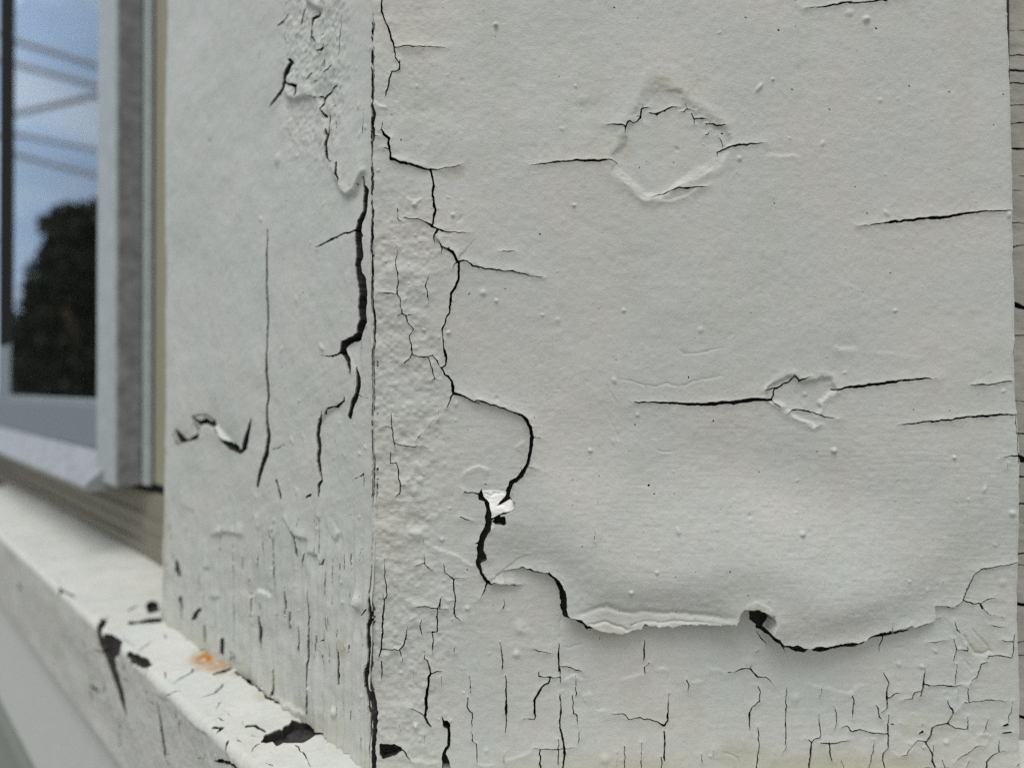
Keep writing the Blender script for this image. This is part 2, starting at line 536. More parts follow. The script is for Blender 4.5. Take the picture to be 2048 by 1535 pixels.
# ------------------------------------------------------------------ what was seen on the boards (photo pixels: offset, then points x,y,width at 3x)
def T(ox, oy, txt, k=3.0):
    res = []
    for part in txt.replace('\n', ' ').split(';'):
        pts = [tuple(float(v) for v in p.split(',')) for p in part.split()]
        if len(pts) > 1:
            res.append([(ox + p[0] / k, oy + p[1] / k) + ((p[2] / k,) if len(p) > 2 else ()) for p in pts])
    return res

FRONT = []
FRONT += T(700, 200, """195,135,2 193,180,5 205,220,12 240,245,14 238,290,13 250,335,12 250,362,14 300,378,12 370,395,11 420,412,10 470,420,8 530,425,5 580,415,4 630,405,3 675,392,2;
185,188,3 200,190,4; 205,295,3 235,305,4;
485,425,10 495,470,12 505,515,13 495,560,13 503,600,11 505,640,13 515,665,12 508,700,13 500,735,12 495,760,8; 480,602,3 503,612,5;
325,708,4 380,715,5 425,722,6 460,740,8 495,762,10 530,780,8 580,795,7 640,799,6 690,803,5 725,797,2;
530,780,12 520,800,13 505,815,10 503,840,7 510,870,3;
535,845,4 548,880,9 570,890,8 610,910,14 632,940,16 645,975,14 665,970,9 700,970,8 730,1000,9 790,1010,8 860,1024,8 920,1030,7 980,1030,7 1030,1038,6 1090,1058,5 1130,1064,4 1168,1064,2;
548,880,9 550,905,5 545,925,2;
655,980,14 652,1040,13 650,1080,12 630,1120,14 605,1165,13 605,1210,12 597,1240,11 600,1275,8 580,1310,8 570,1345,8 555,1380,8 557,1420,7 560,1470,8 565,1510,13 565,1535,14;
645,978,6 625,990,4 622,1012,2;
283,880,2 281,990,5 290,1080,6 288,1165,7 302,1195,6 300,1240,5 315,1280,6 335,1293,7 345,1330,6 383,1378,7 358,1415,7 365,1470,6 375,1525,6;
172,1155,3 215,1163,4 288,1165,4; 335,1293,4 360,1290,4 390,1293,2; 315,1278,3 300,1288,3 280,1300,2;
290,655,3 290,710,4 305,728,4 325,730,2;
478,1040,1.5 455,1115,4 470,1165,3 470,1230,1.5; 455,1115,3 425,1118,1.5;
895,914,3 950,908,3 998,908,2;
1075,400,3 1150,390,6 1220,382,9 1290,375,10 1400,372,11 1540,367,11;
148,222,4 160,227,4 182,228,2""")
FRONT += T(1150, 100, """-5,672,11 80,668,12 190,664,9 230,672,6 258,685,3;
175,448,3 240,452,8 280,456,10 300,464,10 310,445,9 328,428,8 345,440,8 370,428,8 395,402,9 400,350,8 420,350,7 450,345,2; 300,462,9 292,500,3; 405,350,4 408,328,2; 395,405,5 412,440,2; 395,400,4 370,397,2;
445,378,4 490,387,9 540,362,8 580,345,8 600,342,5 630,345,2;
658,322,3 672,355,6 655,372,5 635,376,2; 672,355,5 715,370,3;
695,382,4 715,412,9 760,410,8 797,415,3; 715,412,6 715,445,2;
785,447,6 830,443,9 855,455,10 905,453,4; 812,405,2 810,440,3; 778,506,3 800,503,6 812,482,3;
857,505,2 878,550,4 886,590,4; 848,655,3 852,612,7 890,597,9 940,582,12 1000,574,13 1060,566,9 1140,557,2;
440,897,3 500,868,6 525,868,6 570,850,8 620,835,8 670,836,9 720,828,8 795,823,3""")
FRONT += T(400, 0, """1103,-30,10 1103,0,10 1088,75,10 1105,110,9 1130,170,10 1150,235,11 1165,275,12 1168,310,8 1175,340,6 1183,365,6 1200,395,6 1195,425,9 1160,440,8 1140,480,10 1135,520,9 1120,560,9 1113,600,4; 1203,365,3 1200,395,5;
1165,295,6 1200,298,5 1235,290,6 1340,290,5 1440,293,4 1488,296,2""")
FRONT += T(700, 700, """565,0,14 575,50,12 572,90,9 550,108,10 570,145,10 590,155,14 610,190,14 615,225,16 618,258,14 660,268,12 700,285,10 740,310,7 775,322,4;
740,308,5 760,300,5 820,318,10 880,335,9 930,350,9 985,375,10 1035,392,12 1065,425,16 1085,465,18 1092,520,18 1088,590,18 1075,650,16 1055,700,18 1030,740,26 1005,770,22 970,795,24 955,830,28 945,862,26;
1095,525,6 1145,519,3; 1065,692,6 1125,709,3; 1030,720,4 1022,705,2;
618,258,8 600,285,6 590,320,5 575,350,2; 530,360,2 528,395,2; 430,497,3 405,525,4 395,545,2; 500,410,1.5 440,490,1.5;
785,864,10 740,858,8 690,852,7 680,860,3; 690,852,4 682,843,2;
830,960,28 832,1010,40 830,1060,34 800,1110,34 785,1150,36 780,1190,36 790,1235,54 770,1265,26 775,1300,22 795,1340,22 825,1385,24 840,1398,12 880,1393,8 940,1402,8 990,1412,5 1030,1405,2;
770,1165,8 750,1150,3; 820,1400,8 800,1445,6 780,1485,2;
920,1320,3 970,1308,7 1040,1300,9 1080,1310,12 1110,1322,14 1190,1335,14 1230,1365,22 1260,1405,30 1278,1455,32 1285,1535,30; 1190,1335,5 1192,1318,2;
375,-5,6 372,30,5 350,62,5 318,75,3; 375,28,5 415,40,6 470,42,6 480,90,6 495,130,6 505,172,6 485,188,4; 505,172,4 545,172,2; 470,42,4 495,27,4 515,60,6 550,115,6;
243,375,2 250,410,5 248,465,6 258,520,6 268,565,6 268,588,2; 268,562,5 320,572,5 375,582,5 435,572,2; 248,463,4 215,456,4 185,460,2;
243,580,3 242,640,4 242,682,5 275,680,5 288,720,6 290,770,6 305,808,7 300,855,6 270,875,2; 305,808,5 360,809,2; 242,682,4 215,690,2;
660,1000,5 690,1016,6 735,1024,3; 552,1468,3 545,1535,6 548,1560,3; 1458,1045,2 1460,1115,2; 810,797,3 822,800,3""")
FRONT += T(740, 1023, """1160,560,32 1168,600,34 1170,620,34 1195,632,22 1235,638,26 1255,650,34 1290,670,22 1310,690,36 1345,695,16 1420,710,12 1480,718,9 1535,720,8;
92,285,3 90,380,6 100,470,7 103,510,6 90,520,7 80,620,9 77,720,9 73,815,9 60,850,8 53,872,2; 73,815,6 130,820,6 182,825,5; 85,520,4 75,480,2;
228,680,3 218,755,6 205,790,7 183,815,6 185,850,4 200,890,2; 218,760,4 250,765,2; 45,708,3 73,710,3; 130,765,1.5 182,785,2;
325,255,3 327,310,5 345,340,5 385,357,2; 325,310,4 270,320,2; 325,165,2 327,185,2;
445,312,4 455,360,6 480,385,7 505,400,8 507,470,8 510,570,8 505,605,8 520,635,6 548,650,2; 505,398,4 560,397,2; 500,530,4 468,530,2;
432,500,3 422,550,7 408,580,8 405,650,9 402,710,8 378,720,7 380,790,7 378,860,2; 408,578,6 330,565,4 258,572,2; 408,578,4 462,580,2; 378,718,3 345,718,2;
315,635,2 303,680,4 310,745,2; 332,830,3 333,875,5 350,890,6 365,960,8 350,985,10 345,1060,13 338,1150,15 332,1220,14 350,1260,9 368,1285,6; 365,965,8 410,955,5 430,953,2; 330,1220,4 280,1190,2 240,1170,1;
72,890,6 72,960,6 67,1005,3; 510,795,3 510,845,3; 775,780,3 790,830,6 798,890,7 795,950,3; 813,985,4 820,1080,8 818,1180,8 815,1320,4;
598,980,2 605,1080,4; 588,1105,4 587,1165,7 600,1190,6 615,1200,6 613,1285,4; 613,1285,2 613,1370,2 640,1385,2 650,1500,2;
1135,790,4 1137,870,9 1135,960,6; 1143,935,4 1145,1030,4; 1145,995,6 1080,995,6 1015,992,4 1012,960,3; 1080,995,7 1070,1030,9 1025,1055,10 1005,1100,11 988,1130,12 990,1200,10 985,1245,6 920,1238,3;
1145,930,4 1200,935,6 1250,952,7 1285,970,2; 1140,1095,4 1143,1200,7 1140,1280,8 1160,1380,10 1165,1450,11 1155,1540,9; 1128,1365,4 1128,1510,6; 980,820,3 1020,840,6 1090,850,3;
1235,990,3 1237,1110,5; 1217,1100,4 1217,1210,6 1240,1220,5 1250,1275,3; 1257,1290,3 1250,1385,4;
1020,1425,6 1022,1540,8; 975,1418,3 1060,1418,4 1130,1422,3 1235,1412,2;
438,1222,4 445,1250,10 462,1272,36 472,1290,14 473,1360,14 475,1390,14 455,1420,16 445,1450,22 455,1490,36 460,1545,46;
205,1425,10 220,1460,8 245,1485,3; 805,525,4 803,575,4 780,600,2; 803,575,3 818,595,2; 355,490,3 355,505,3; 640,180,2 660,215,5;
1340,80,2 1338,160,2; 150,620,2 150,680,2; 265,950,2 265,990,2; 430,980,2 432,1045,2; 178,1270,2 180,1330,2; 328,1330,2 328,1400,2; 805,1440,2 805,1500,3""")
FRONT += T(1100, 1023, """570,675,26 600,675,14 650,683,10 700,675,14 730,685,8 800,660,8 850,662,6 900,665,8 960,662,6 1050,662,4 1110,650,3; 480,716,6 545,692,4 560,660,5;
1245,690,24 1290,710,22 1330,740,20 1370,780,20 1410,798,20 1450,800,22; 1390,790,8 1415,850,3; 1240,720,2 1280,765,3 1305,810,2;
570,775,4 572,840,8 568,905,4; 570,940,5 570,980,4; 568,940,3 600,912,2;
715,1095,3 713,1180,7 708,1250,8 692,1283,10 640,1260,8 600,1252,7 560,1250,7 548,1235,5 470,1248,5 450,1220,4 370,1212,2;
685,1310,6 685,1400,8 683,1495,5; 668,1470,5 668,1540,5; 817,1012,4 835,1045,5 833,1080,3;
1070,965,3 1130,963,4 1160,945,6 1208,950,7 1255,998,7 1300,1005,5 1350,1045,2; 1208,950,4 1210,925,2;
1248,1040,3 1265,1080,5 1262,1140,6 1215,1180,6 1200,1210,7 1200,1280,6 1207,1335,3; 1253,1295,4 1255,1400,6 1240,1540,6;
1427,1050,3 1420,1150,5 1418,1280,5 1420,1420,5 1400,1445,3; 448,1405,3 450,1540,5; 405,1440,3 398,1520,3; 547,1380,3 548,1540,4; 910,1450,3 912,1500,4; 1345,1450,3 1345,1485,3;
1270,825,3 1235,855,3; 305,760,3 305,775,3; 980,1430,2 980,1460,2""")
FRONT += T(1536, 1023, """140,802,22 160,810,22 210,820,24 260,803,18 310,812,20 380,800,18 450,785,14 510,790,12 560,770,6 620,735,5 700,720,6 720,705,14 760,710,8 850,692,8 940,670,7 1000,648,5 1050,638,2;
722,705,8 700,750,6 680,800,4 675,850,2; 725,700,3 725,645,2;
1000,640,3 1000,565,7 1060,565,6 1110,575,6 1150,550,7 1180,520,7 1195,480,8 1220,410,8 1240,370,8 1290,340,7 1380,320,6 1450,315,5 1500,303,5;
1170,530,8 1210,540,7 1230,555,7 1270,548,8 1300,590,6 1345,622,4; 1275,548,5 1320,525,4 1362,515,2; 1345,615,2 1420,635,2; 1330,675,3 1380,688,3 1420,690,2; 960,788,3 1020,785,3 1080,768,2;
1120,650,3 1135,710,4 1160,735,2;
1115,760,3 1130,830,5 1115,870,4 1120,910,3; 1135,910,4 1130,980,5 1118,1035,4; 1130,832,3 1195,835,3 1197,800,2;
945,945,4 940,1030,9 925,1080,8 918,1115,4; 938,1033,8 980,1045,6 1050,1038,6 1110,1050,6 1165,1040,3; 920,1085,5 885,1085,5 875,1125,4 810,1132,2;
1320,898,4 1280,908,7 1275,945,6 1245,1000,5 1205,1035,3; 1480,735,4 1470,800,5 1460,875,4 1400,865,4 1325,860,5 1312,880,3; 1468,775,5 1430,775,4 1398,762,2;
1195,1055,3 1207,1100,6 1205,1140,6 1270,1135,5 1310,1128,5 1430,1137,3; 1205,1140,4 1178,1148,4 1172,1165,2;
1078,1125,3 1085,1155,5 1105,1180,7 1112,1215,8 1090,1260,7 1083,1278,8 1020,1285,8 990,1300,9 985,1340,10 970,1370,10 952,1385,9 960,1410,7 992,1450,8 993,1500,9 1010,1540,9; 1112,1215,4 1145,1188,3; 1083,1278,5 1130,1300,5 1205,1308,4 1200,1230,2; 1000,1400,3 998,1445,4;
700,965,4 708,985,4 728,1025,6 722,1080,7 720,1120,9 712,1190,7 683,1205,4; 720,1125,7 770,1095,5 800,1087,2; 655,1160,4 670,1190,6 670,1230,6 685,1252,3;
725,1220,5 725,1300,7 728,1420,7 695,1450,8 692,1490,7 705,1540,5; 725,1340,6 640,1325,6 570,1315,6 510,1320,7 480,1285,6 440,1298,2;
310,1215,3 315,1355,6 285,1360,6 262,1382,8 255,1450,9 250,1540,9; 262,1382,5 220,1362,2; 320,1385,5 372,1393,8 435,1385,6 500,1372,2; 372,1393,7 376,1460,7 385,1500,3; 370,1375,3 372,1393,3;
400,1160,3 415,1210,4 415,1270,4 393,1318,2; 508,1105,4 518,1130,6 515,1200,6 510,1240,3; 330,1060,4 318,1115,3; 640,1365,2 630,1450,3 610,1540,4;
870,1400,4 905,1378,6 950,1385,6; 800,1465,2 830,1460,4 870,1400,4;
1390,1365,4 1388,1440,7 1345,1465,10 1318,1500,10 1315,1540,10; 1390,1443,4 1440,1440,2; 1125,1510,3 1170,1465,5 1200,1455,5 1250,1410,4 1300,1400,2; 1050,1490,4 1070,1540,5; 1215,1495,4 1195,1540,4; 445,1485,4 455,1540,4;
1325,1245,3 1310,1290,6 1295,1325,3; 1467,1130,3 1458,1200,5 1440,1265,3; 1150,1060,3 1138,1110,2; 1085,1075,2 1065,1090,2; 1270,560,5 1285,585,5; 1500,1530,6 1535,1500,8;
1415,1285,9 1440,1280,14; 1415,1328,8 1460,1325,12 1438,1325,8; 915,1338,10 935,1328,12; 745,1275,8 755,1276,8; 800,1275,5 803,1277,4; 935,1280,6 938,1280,5; 1040,420,5 1043,420,4;
1495,-15,6 1495,0,8 1500,85,6""")
FRONT += T(1536, 600, """-804,609,6 -648,618,12 -408,624,18 -198,612,21 -100,600,24 -30,597,16 0,597,14 25,595,14;
25,595,10 45,530,9 60,525,10 90,500,9 130,490,9 160,458,9 190,485,9 220,470,7 260,460,3; 155,440,2 160,458,4; 45,530,8 0,535,6 -30,548,3; 25,595,8 40,620,7 75,640,3;
380,535,8 425,535,9 460,525,12 520,518,16 620,508,18 700,497,18 800,483,14 900,475,10 960,472,7 1010,469,3; 415,535,4 418,558,2;
105,688,3 150,660,6 200,655,7 230,663,6 310,683,8 350,700,6 420,711,2; 222,630,2 222,660,2; 1205,510,4 1330,503,8 1400,492,7 1470,486,5;
775,748,3 850,738,8 920,730,9 1000,728,9 1100,715,10 1200,698,11 1300,692,10 1400,688,9 1480,682,8 1480,740,8 1485,800,6 1487,900,7 1490,970,6; 1380,950,3 1420,935,5 1480,928,6; 1498,980,6 1497,1150,8 1495,1300,8; 1475,240,4 1470,320,5; 1424,975,2 1422,1000,2""")
FRONT += T(1536, 0, """220,52,3 300,46,7 380,38,10 470,22,13 540,22,11 620,12,12 700,2,12 760,-8,10 840,-20,4;
535,1355,4 650,1345,7 750,1332,11 850,1322,15 950,1310,16 1050,1303,15 1150,1288,15 1240,1272,13 1300,1268,8 1400,1264,7 1482,1262,5""")
SEAM = (T(400, 0, "1030,-60,9 1030,0,9 1030,70,9 1042,150,9 1035,250,8 1038,350,9 1040,480,9 1040,590,10 1028,630,12 1042,690,14 1035,760,13 1042,820,12 1033,870,9 1035,1040,9 1038,1060,8 1035,1200,8 1040,1300,8 1036,1450,8 1036,1500,8")[0]
        + T(400, 480, "1038,80,8 1038,390,8 1048,480,10 1042,620,9 1035,740,9 1042,900,9 1035,1050,9 1038,1200,9 1037,1500,8")[0]
        + T(400, 1023, "1025,0,9 1018,60,10 1028,130,9 1022,300,9 1020,490,9 1030,560,12 1030,640,14 1014,690,16 1020,800,16 1025,900,14 1012,980,14 1022,1060,18 1040,1130,18 1055,1210,16 1052,1330,14 1042,1400,10 1045,1480,16 1045,1550,16")[0])
FRONT_HOLES = T(700, 700, "855,1025 885,990 930,990 935,1030 925,1045 855,1030; 785,835 925,830 945,858 962,885 992,905 988,950 955,970 900,985 850,1020 818,960 805,910 770,900 763,870") \
    + T(740, 1023, "58,1380 150,1382 190,1405 208,1425 130,1460 75,1480 60,1440") \
    + T(1100, 1023, "1215,570 1250,570 1300,595 1313,640 1290,690 1260,690 1205,655 1200,610")
FLAKE = T(700, 700, "788,836 830,832 925,831 938,848 932,872 900,905 880,932 920,918 960,895 990,903 992,940 980,962 920,968 880,990 850,1006 846,960 838,918 812,893 797,872")[0]
FLAP = [(1007, 1140, 0, .3), (1047, 1133, 6, .2), (1097, 1145, 15, .1), (1123, 1170, 18, .1), (1129, 1212, 20, .1), (1135, 1232, 21, .1), (1160, 1240, 22, .1), (1185, 1255, 23, .1),
        (1240, 1262, 22, .1), (1285, 1251, 20, .15), (1290, 1245, 20, .15), (1340, 1250, 21, .15), (1380, 1243, 23, .2), (1440, 1243, 25, .2), (1466, 1240, 26, .3), (1474, 1218, 26, .4), (1480, 1209, 26, .5),
        (1505, 1211, 27, .6), (1536, 1222, 29, .65), (1539, 1240, 30, .65), (1532, 1262, 32, .65), (1545, 1275, 36, .68), (1575, 1292, 40, .7), (1606, 1297, 42, .7), (1660, 1291, 41, .68), (1700, 1286, 37, .62),
        (1740, 1270, 31, .5), (1775, 1262, 27, .4), (1850, 1250, 20, .3), (1869, 1238, 16, .3), (1870, 1211, 14, .35), (1905, 1215, 11, .4), (1925, 1200, 9, .5), (1940, 1160, 6, .5), (1960, 1137, 4, .5), (2034, 1124, 2, .5)]
FLAP_IN = [(p[0], p[1]) for p in FLAP] + [(2120, 1124), (2120, 500), (1100, 500), (1050, 832), (1064, 873), (1062, 897), (1052, 933), (1030, 968), (1026, 1000), (990, 1045), (962, 1085), (958, 1112), (960, 1135), (977, 1164), (993, 1164), (1010, 1167)]

# ------------------------------------------------------------------ FRONT BOARD
STEP = 1.4
U = np.concatenate([np.arange(742, 2052, STEP)])
V = np.concatenate([sorted(grow(-14, -1750, STEP)), np.arange(-14, 1536, STEP)])
fs = Sheet(U, V, front_uv)
X, Y = fs.X, fs.Y
h = fs.h
h += 6.0 * vnoise(X / 420 + 3, Y / 420, 1) + 1.3 * fbm(X, Y, 150, 2, 2) + 0.36 * fbm(X, Y, 34, 2, 3)
h += 0.30 * fbm(X, Y, 12, 2, 4)
low = sstep(1180, 1330, Y)
XB = X + 0.06 * Y; YB = Y + 5 * vnoise(X / 120, Y / 90, 7)
h += (0.22 * vnoise(XB / 70, YB / 7, 5) * low + 0.20 * vnoise(XB / 34, YB / 5, 6) * sstep(700, 900, Y) * (1 - low)) * (0.5 + 0.8 * np.abs(vnoise(X / 130, Y / 60, 13)))
lump = (1 - sstep(835, 930, X + 30 * vnoise(X / 50, Y / 80, 8))) * (0.35 + 0.65 * sstep(350, 500, Y))
h += lump * (1.6 * fbm(X, Y, 30, 3, 9) + 0.8 * vnoise(X / 8, Y / 8, 10))
patch = sstep(1380, 1480, Y) * sstep(1500, 1750, X)
h += patch * 1.4 * fbm(X, Y, 45, 3, 12)
# the big loose flap and the layer edges round it
fs.lift([(p[0], p[1], (p[2] if p[0] < 1466 else p[2] * 0.35 if p[0] > 1800 else p[2] * 0.74 + 3 * min(1, p[2] / 20)) * 1.85, 0.48 if p[0] < 1460 else (0.10 if p[0] < 1541 else 0.52)) for p in FLAP], FLAP_IN, 185, 44)
fs.step([(p[0], p[1]) for p in FLAP[1:-3]], -4.0, 0, 40, 0.6)
fs.bump(1300, 930, 110, -5.0, 2.2, 0.2); fs.bump(1580, 960, 70, -6.0, 3.0, 0.22); fs.bump(1850, 1010, 90, -2, 2)
# film beside the long crack chain
CH = T(700, 700, "618,258 660,268 740,305 820,318 930,350 1035,392 1065,425 1085,465 1092,520 1088,590 1075,650 1055,700 1005,770 955,830")[0]
fs.step(CH, -2.5, 7.0, 30, 1.0)
fs.step(T(700, 700, "840,1398 825,1385 775,1300 770,1265 780,1190 785,1150 800,1110 832,1010 830,960")[0], 5.0, -1.0, 45, 1.0)
fs.step(T(700, 700, "840,1396 880,1393 940,1402 1030,1405")[0], -3, 7, 28, 0.8)
fs.step(T(700, 200, "205,220 240,245 238,290 250,362 300,378 370,395 420,412 470,420 530,425")[0], -1.0, 4.0, 30, 1.0)
fs.step(T(700, 200, "530,780 505,815 548,880 610,910 645,975 665,970")[0], -2.0, 3.5, 24, 1.2)
fs.step(T(700, 200, "700,970 790,1010 920,1030 1030,1038 1168,1064")[0], -1.0, 1.5, 24, 1.2)
fs.step(T(700, 200, "485,425 505,515 495,560 515,665 495,760")[0], 1.5, -1, 22, 1.2)
for ln, a in ((T(700, 700, "650,770 700,720 780,690 820,715 850,730"), 3.6), (T(700, 700, "450,1165 530,1190 640,1230 720,1285 755,1290"), 3.2),
              (T(1100, 1023, "420,1005 500,1000 565,970; 630,955 690,942 730,960; 960,955 1000,945 1060,965; 850,1022 930,1022; 190,1110 215,1098 270,1100; 270,1195 370,1195"), 2.4),
              (T(1536, 1023, "200,1015 280,1045 370,1060 430,1085 500,1088 545,1045 630,1035; 1240,1340 1300,1330 1360,1350; 1170,1040 1210,1020 1250,1015; 740,1430 800,1465 850,1440 900,1400"), 2.6),
              (T(740, 1023, "1150,1025 1220,985 1310,1025; 790,1480 850,1475 910,1455 980,1420; 60,870 90,845 125,850; 240,1500 290,1475 340,1500 440,1490; 640,1500 700,1510 760,1500"), 2.6),
              (T(700, 700, "270,890 320,900 370,880; 985,590 1020,560 1050,545"), 2.6), (T(700, 200, "340,590 380,610 410,600"), 2.4),
              (T(400, 0, "1040,610 1080,640 1130,650"), 4.5)):
    for q in ln: fs.step(q, a, -0.4, 12, 1.6)
# folded lip of the flap
fs.groove(T(1100, 1023, "110,612 200,590 290,560 340,545 380,570 480,592 540,578 640,590 800,590 950,600 1040,618 1110,590")[0], 3.6, 5)
fs.groove(T(1100, 1023, "200,662 260,655 320,640 400,668 450,690 490,688")[0], 2.6, 2.6)
fs.groove(T(1100, 1023, "485,715 485,660 520,655")[0], 2.6, 2.2)
fs.groove(T(1100, 1023, "490,655 560,640 680,650 740,640 860,640 1000,650")[0], 1.8, 2.4)
fs.step(T(1100, 1023, "1120,560 1150,535 1200,515 1250,530 1290,560 1310,600")[0], 3.0, 0.0, 14, 2.0)
lipI = fs.poly_sd(T(1100, 1023, "150,612 290,575 340,560 480,605 640,602 950,612 1110,605 1105,645 960,656 800,655 560,655 540,690 420,708 300,690")[0], 40)
fs.wear[lipI[0], lipI[1], 2] = np.maximum(fs.wear[lipI[0], lipI[1], 2], 0.16 * (1 - sstep(-4, 3, lipI[2])))
# knots: shallow sunken rounds with a soft rim
def chaikin(p, n=2):
    for _ in range(n):
        p = [r for a, b in zip(p, p[1:] + p[:1]) for r in ((a[0] * .75 + b[0] * .25, a[1] * .75 + b[1] * .25), (a[0] * .25 + b[0] * .75, a[1] * .25 + b[1] * .75))]
    return p
def knot(pts, depth, soft):
    I, J, d = fs.poly_sd(chaikin([p[:2] for p in pts]), 60)
    d = d + 6 * fbm(fs.X[I, J], fs.Y[I, J], 34, 3, 33) + 6 * vnoise(fs.X[I, J] / 60, fs.Y[I, J] / 60, 34)
    soft = soft * (1 + 0.5 * vnoise(fs.X[I, J] / 45, fs.Y[I, J] / 45, 35))
    fs.h[I, J] -= depth * (1 - sstep(-soft, soft * .5, d))
    fs.h[I, J] += depth * 0.35 * np.exp(-((d - soft * .6) / (soft * 1.2)) ** 2)
knot(T(1150, 100, "200,640 260,550 340,420 400,300 460,215 530,195 600,235 700,310 810,395 900,490 935,570 850,680 750,730 640,790 520,860 430,905 330,830 235,740")[0], 4.0, 13)
fs.step(T(1150, 100, "470,300 520,245 580,235 640,280 700,340")[0], 2.6, 0, 12, 3)
fs.step(T(1150, 100, "240,750 320,810 380,880 430,910 520,870")[0], 3.0, -0.4, 10, 1.6)
fs.step(T(1150, 100, "540,860 640,800 740,770 850,690")[0], 2.0, -0.4, 8, 1.6)
fs.step(T(1150, 100, "440,905 570,908 660,880 740,830 830,790")[0], 2.2, -0.4, 8, 1.6)
knot(T(1536, 600, "0,560 30,500 90,455 155,440 200,462 310,445 370,478 425,535 400,560 340,600 330,640 300,690 290,745 220,725 150,680 80,640 20,600")[0], 4.6, 6)
fs.step(T(1536, 600, "155,670 200,715 290,748 345,725")[0], 2.6, 0, 10, 1.5)
fs.step(T(1536, 600, "380,275 450,290 560,290")[0], 2.6, -1.4, 12, 3)
fs.step(T(1536, 600, "560,300 700,310 800,330 940,345")[0], 1.2, -0.5, 12, 3)
fs.step([(1530, 308), (1560, 312), (1600, 310)], 2.6, -1.6, 9, 3)
for q in T(1100, 600, "450,580 530,570 620,600 740,625 850,605 930,625 1060,580 1230,545 1300,560; 900,335 970,385 1080,385 1160,365 1280,340; 420,830 470,940 500,1010; 400,600 450,690 490,760; 760,1080 830,1100 900,1095", 3.62):
    fs.groove(q, 0.9, 2.2)
# grooves where old layers meet in the lower right corner
for q, a, b in ((T(1536, 1023, "1135,710 1185,750 1205,795 1250,850 1300,850 1330,830 1360,845")[0], 2.4, 3.2), (T(1536, 1023, "1225,690 1260,745 1320,810 1360,850")[0], 1.4, 2.6),
                (T(1536, 1023, "1180,880 1210,920 1240,955")[0], 1.2, 2.2), (T(1536, 1023, "760,830 800,825 840,810; 800,800 830,860")[0], 1.4, 3),
                (T(1100, 1023, "1030,1440 1080,1460 1130,1480 1133,1540")[0], 1.4, 2.4), (T(740, 1023, "1150,620 1142,700 1145,790")[0], 1.4, 3), (T(740, 1023, "1150,815 1210,820 1260,800 1300,795")[0], 1.0, 2)):
    fs.groove(q, a, b)
fs.step(T(740, 1023, "985,700 985,780 1060,800 1130,780")[0], 1.2, 0, 14, 3)
fs.step(T(740, 1023, "880,690 930,710 960,690")[0], 2.0, 0, 9, 2)
# raised grains, blisters and dents that can be singled out
for x, y, r, a in ((1732, 40, 6, 6), (1698, 28, 7, 2.5), (1545, 160, 3, 3), (1148, 412, 3.6, 3.6), (992, 52, 4, 6), (1668, 901, 5, 6), (1598, 1064, 5, 5), (1760, 201, 5, 2.5), (830, 412, 4, 5), (906, 432, 4, 3.6),
                   (1905, 914, 3.5, 4), (1180, 900, 4, 4), (1258, 1177, 4, 4.5), (1308, 1137, 4, 3.5), (1592, 1398, 9, 3.2), (967, 586, 6, 3.5), (993, 602, 4, 3), (884, 1079, 4, 3.5), (897, 665, 4, 3.5), (810, 1290, 5, 2.5),
                   (848, 660, 3, 3), (1420, 1510, 3, 3), (832, 1447, 5, 4), (1895, 1485, 5, 3), (2020, 1025, 6, 4), (2005, 1165, 8, 2.5), (1850, 1495, 3, 3), (1845, 1333, 4, 3), (1800, 1329, 5, 2.5), (1085, 630, 3, 2),
                   (1033, 1307, 7, 4), (1040, 1255, 12, 3), (935, 1215, 5, 3), (1500, 1325, 10, 2.5), (1210, 1517, 9, 4), (1400, 660, 6, 2.2), (1247, 621, 3.5, 2.6), (1612, 788, 4, 2.5), (1478, 318, 5, 3.2),
                   (1005, 1000, 8, 0), (840, 960, 6, 3), (828, 983, 8, 3), (1115, 640, 5, 1.5)):
    fs.bump(x, y, r, a)
fs.bump(1518, 176, 4, 4, 2.4, -0.9); fs.bump(1964, 977, 3, 3.2, 2.2, -1.2); fs.bump(832, 1046, 17, -4.5, 1.2); fs.bump(832, 1066, 14, 3); fs.bump(1838, 1420, 22, -2.5, 1.6); fs.bump(900, 290, 45, 3.5, 1.5)
fs.bump(1175, 218, 18, -1.6, 1.2); fs.bump(1165, 200, 10, 1.4); fs.bump(785, 515, 14, -3); fs.bump(1270, 900, 40, 1.5)
for _ in range(330):
    x, y = rng.uniform(750, 2030), rng.uniform(-10, 1525)
    if rng.random() < 0.45: x, y = rng.uniform(750, 930), rng.uniform(380, 1500)
    r = 1.5 + 3.0 * rng.random() ** 4
    fs.bump(x, y, r, r * rng.uniform(0.25, 0.8) * (1 if rng.random() < .8 else -0.7), rng.uniform(1, 1.9), rng.uniform(0, 3))
# cracks, holes, pits, edges
for q in FRONT: fs.crack(q, 1.3 if q[0][1] > 1200 and q[0][2] < 6 else 1.1, 2.3 if q[0][1] > 1100 else 2.0)
GAP = T(1100, 1023, '1380,776,14 1410,786,24 1450,786,30 1490,806,34')[0] + T(1536, 1023, '225,808,34 262,790,30 312,798,32 380,786,30 450,772,28 512,776,24 560,758,22 620,725,22 700,708,22 760,698,18 850,680,10')[0]
fs.crack(GAP, 1.0)
fs.crack([(x, y + (9.0 if x < 1640 else 11.0), w_ * .8) for x, y, w_ in GAP[1:]], 1.0)
cf = np.clip(fs.f, 0, 40)
fs.h += 2.2 * np.exp(-cf / 7.0) * (1 - sstep(18, 25, cf)) * (0.6 + 0.7 * np.abs(vnoise(X / 40, Y / 40, 36)))
fs.crack(SEAM, 1.9)
for q in FRONT_HOLES: fs.hole(q)
fs.crack([(1519, 1232, 33), (1521, 1235, 33)], 1)
fs.pits(330, 760, 2025, 0, 1250, 0.6, 1.5)
fs.pits(70, 1180, 1480, 880, 1250, 0.6, 1.3)
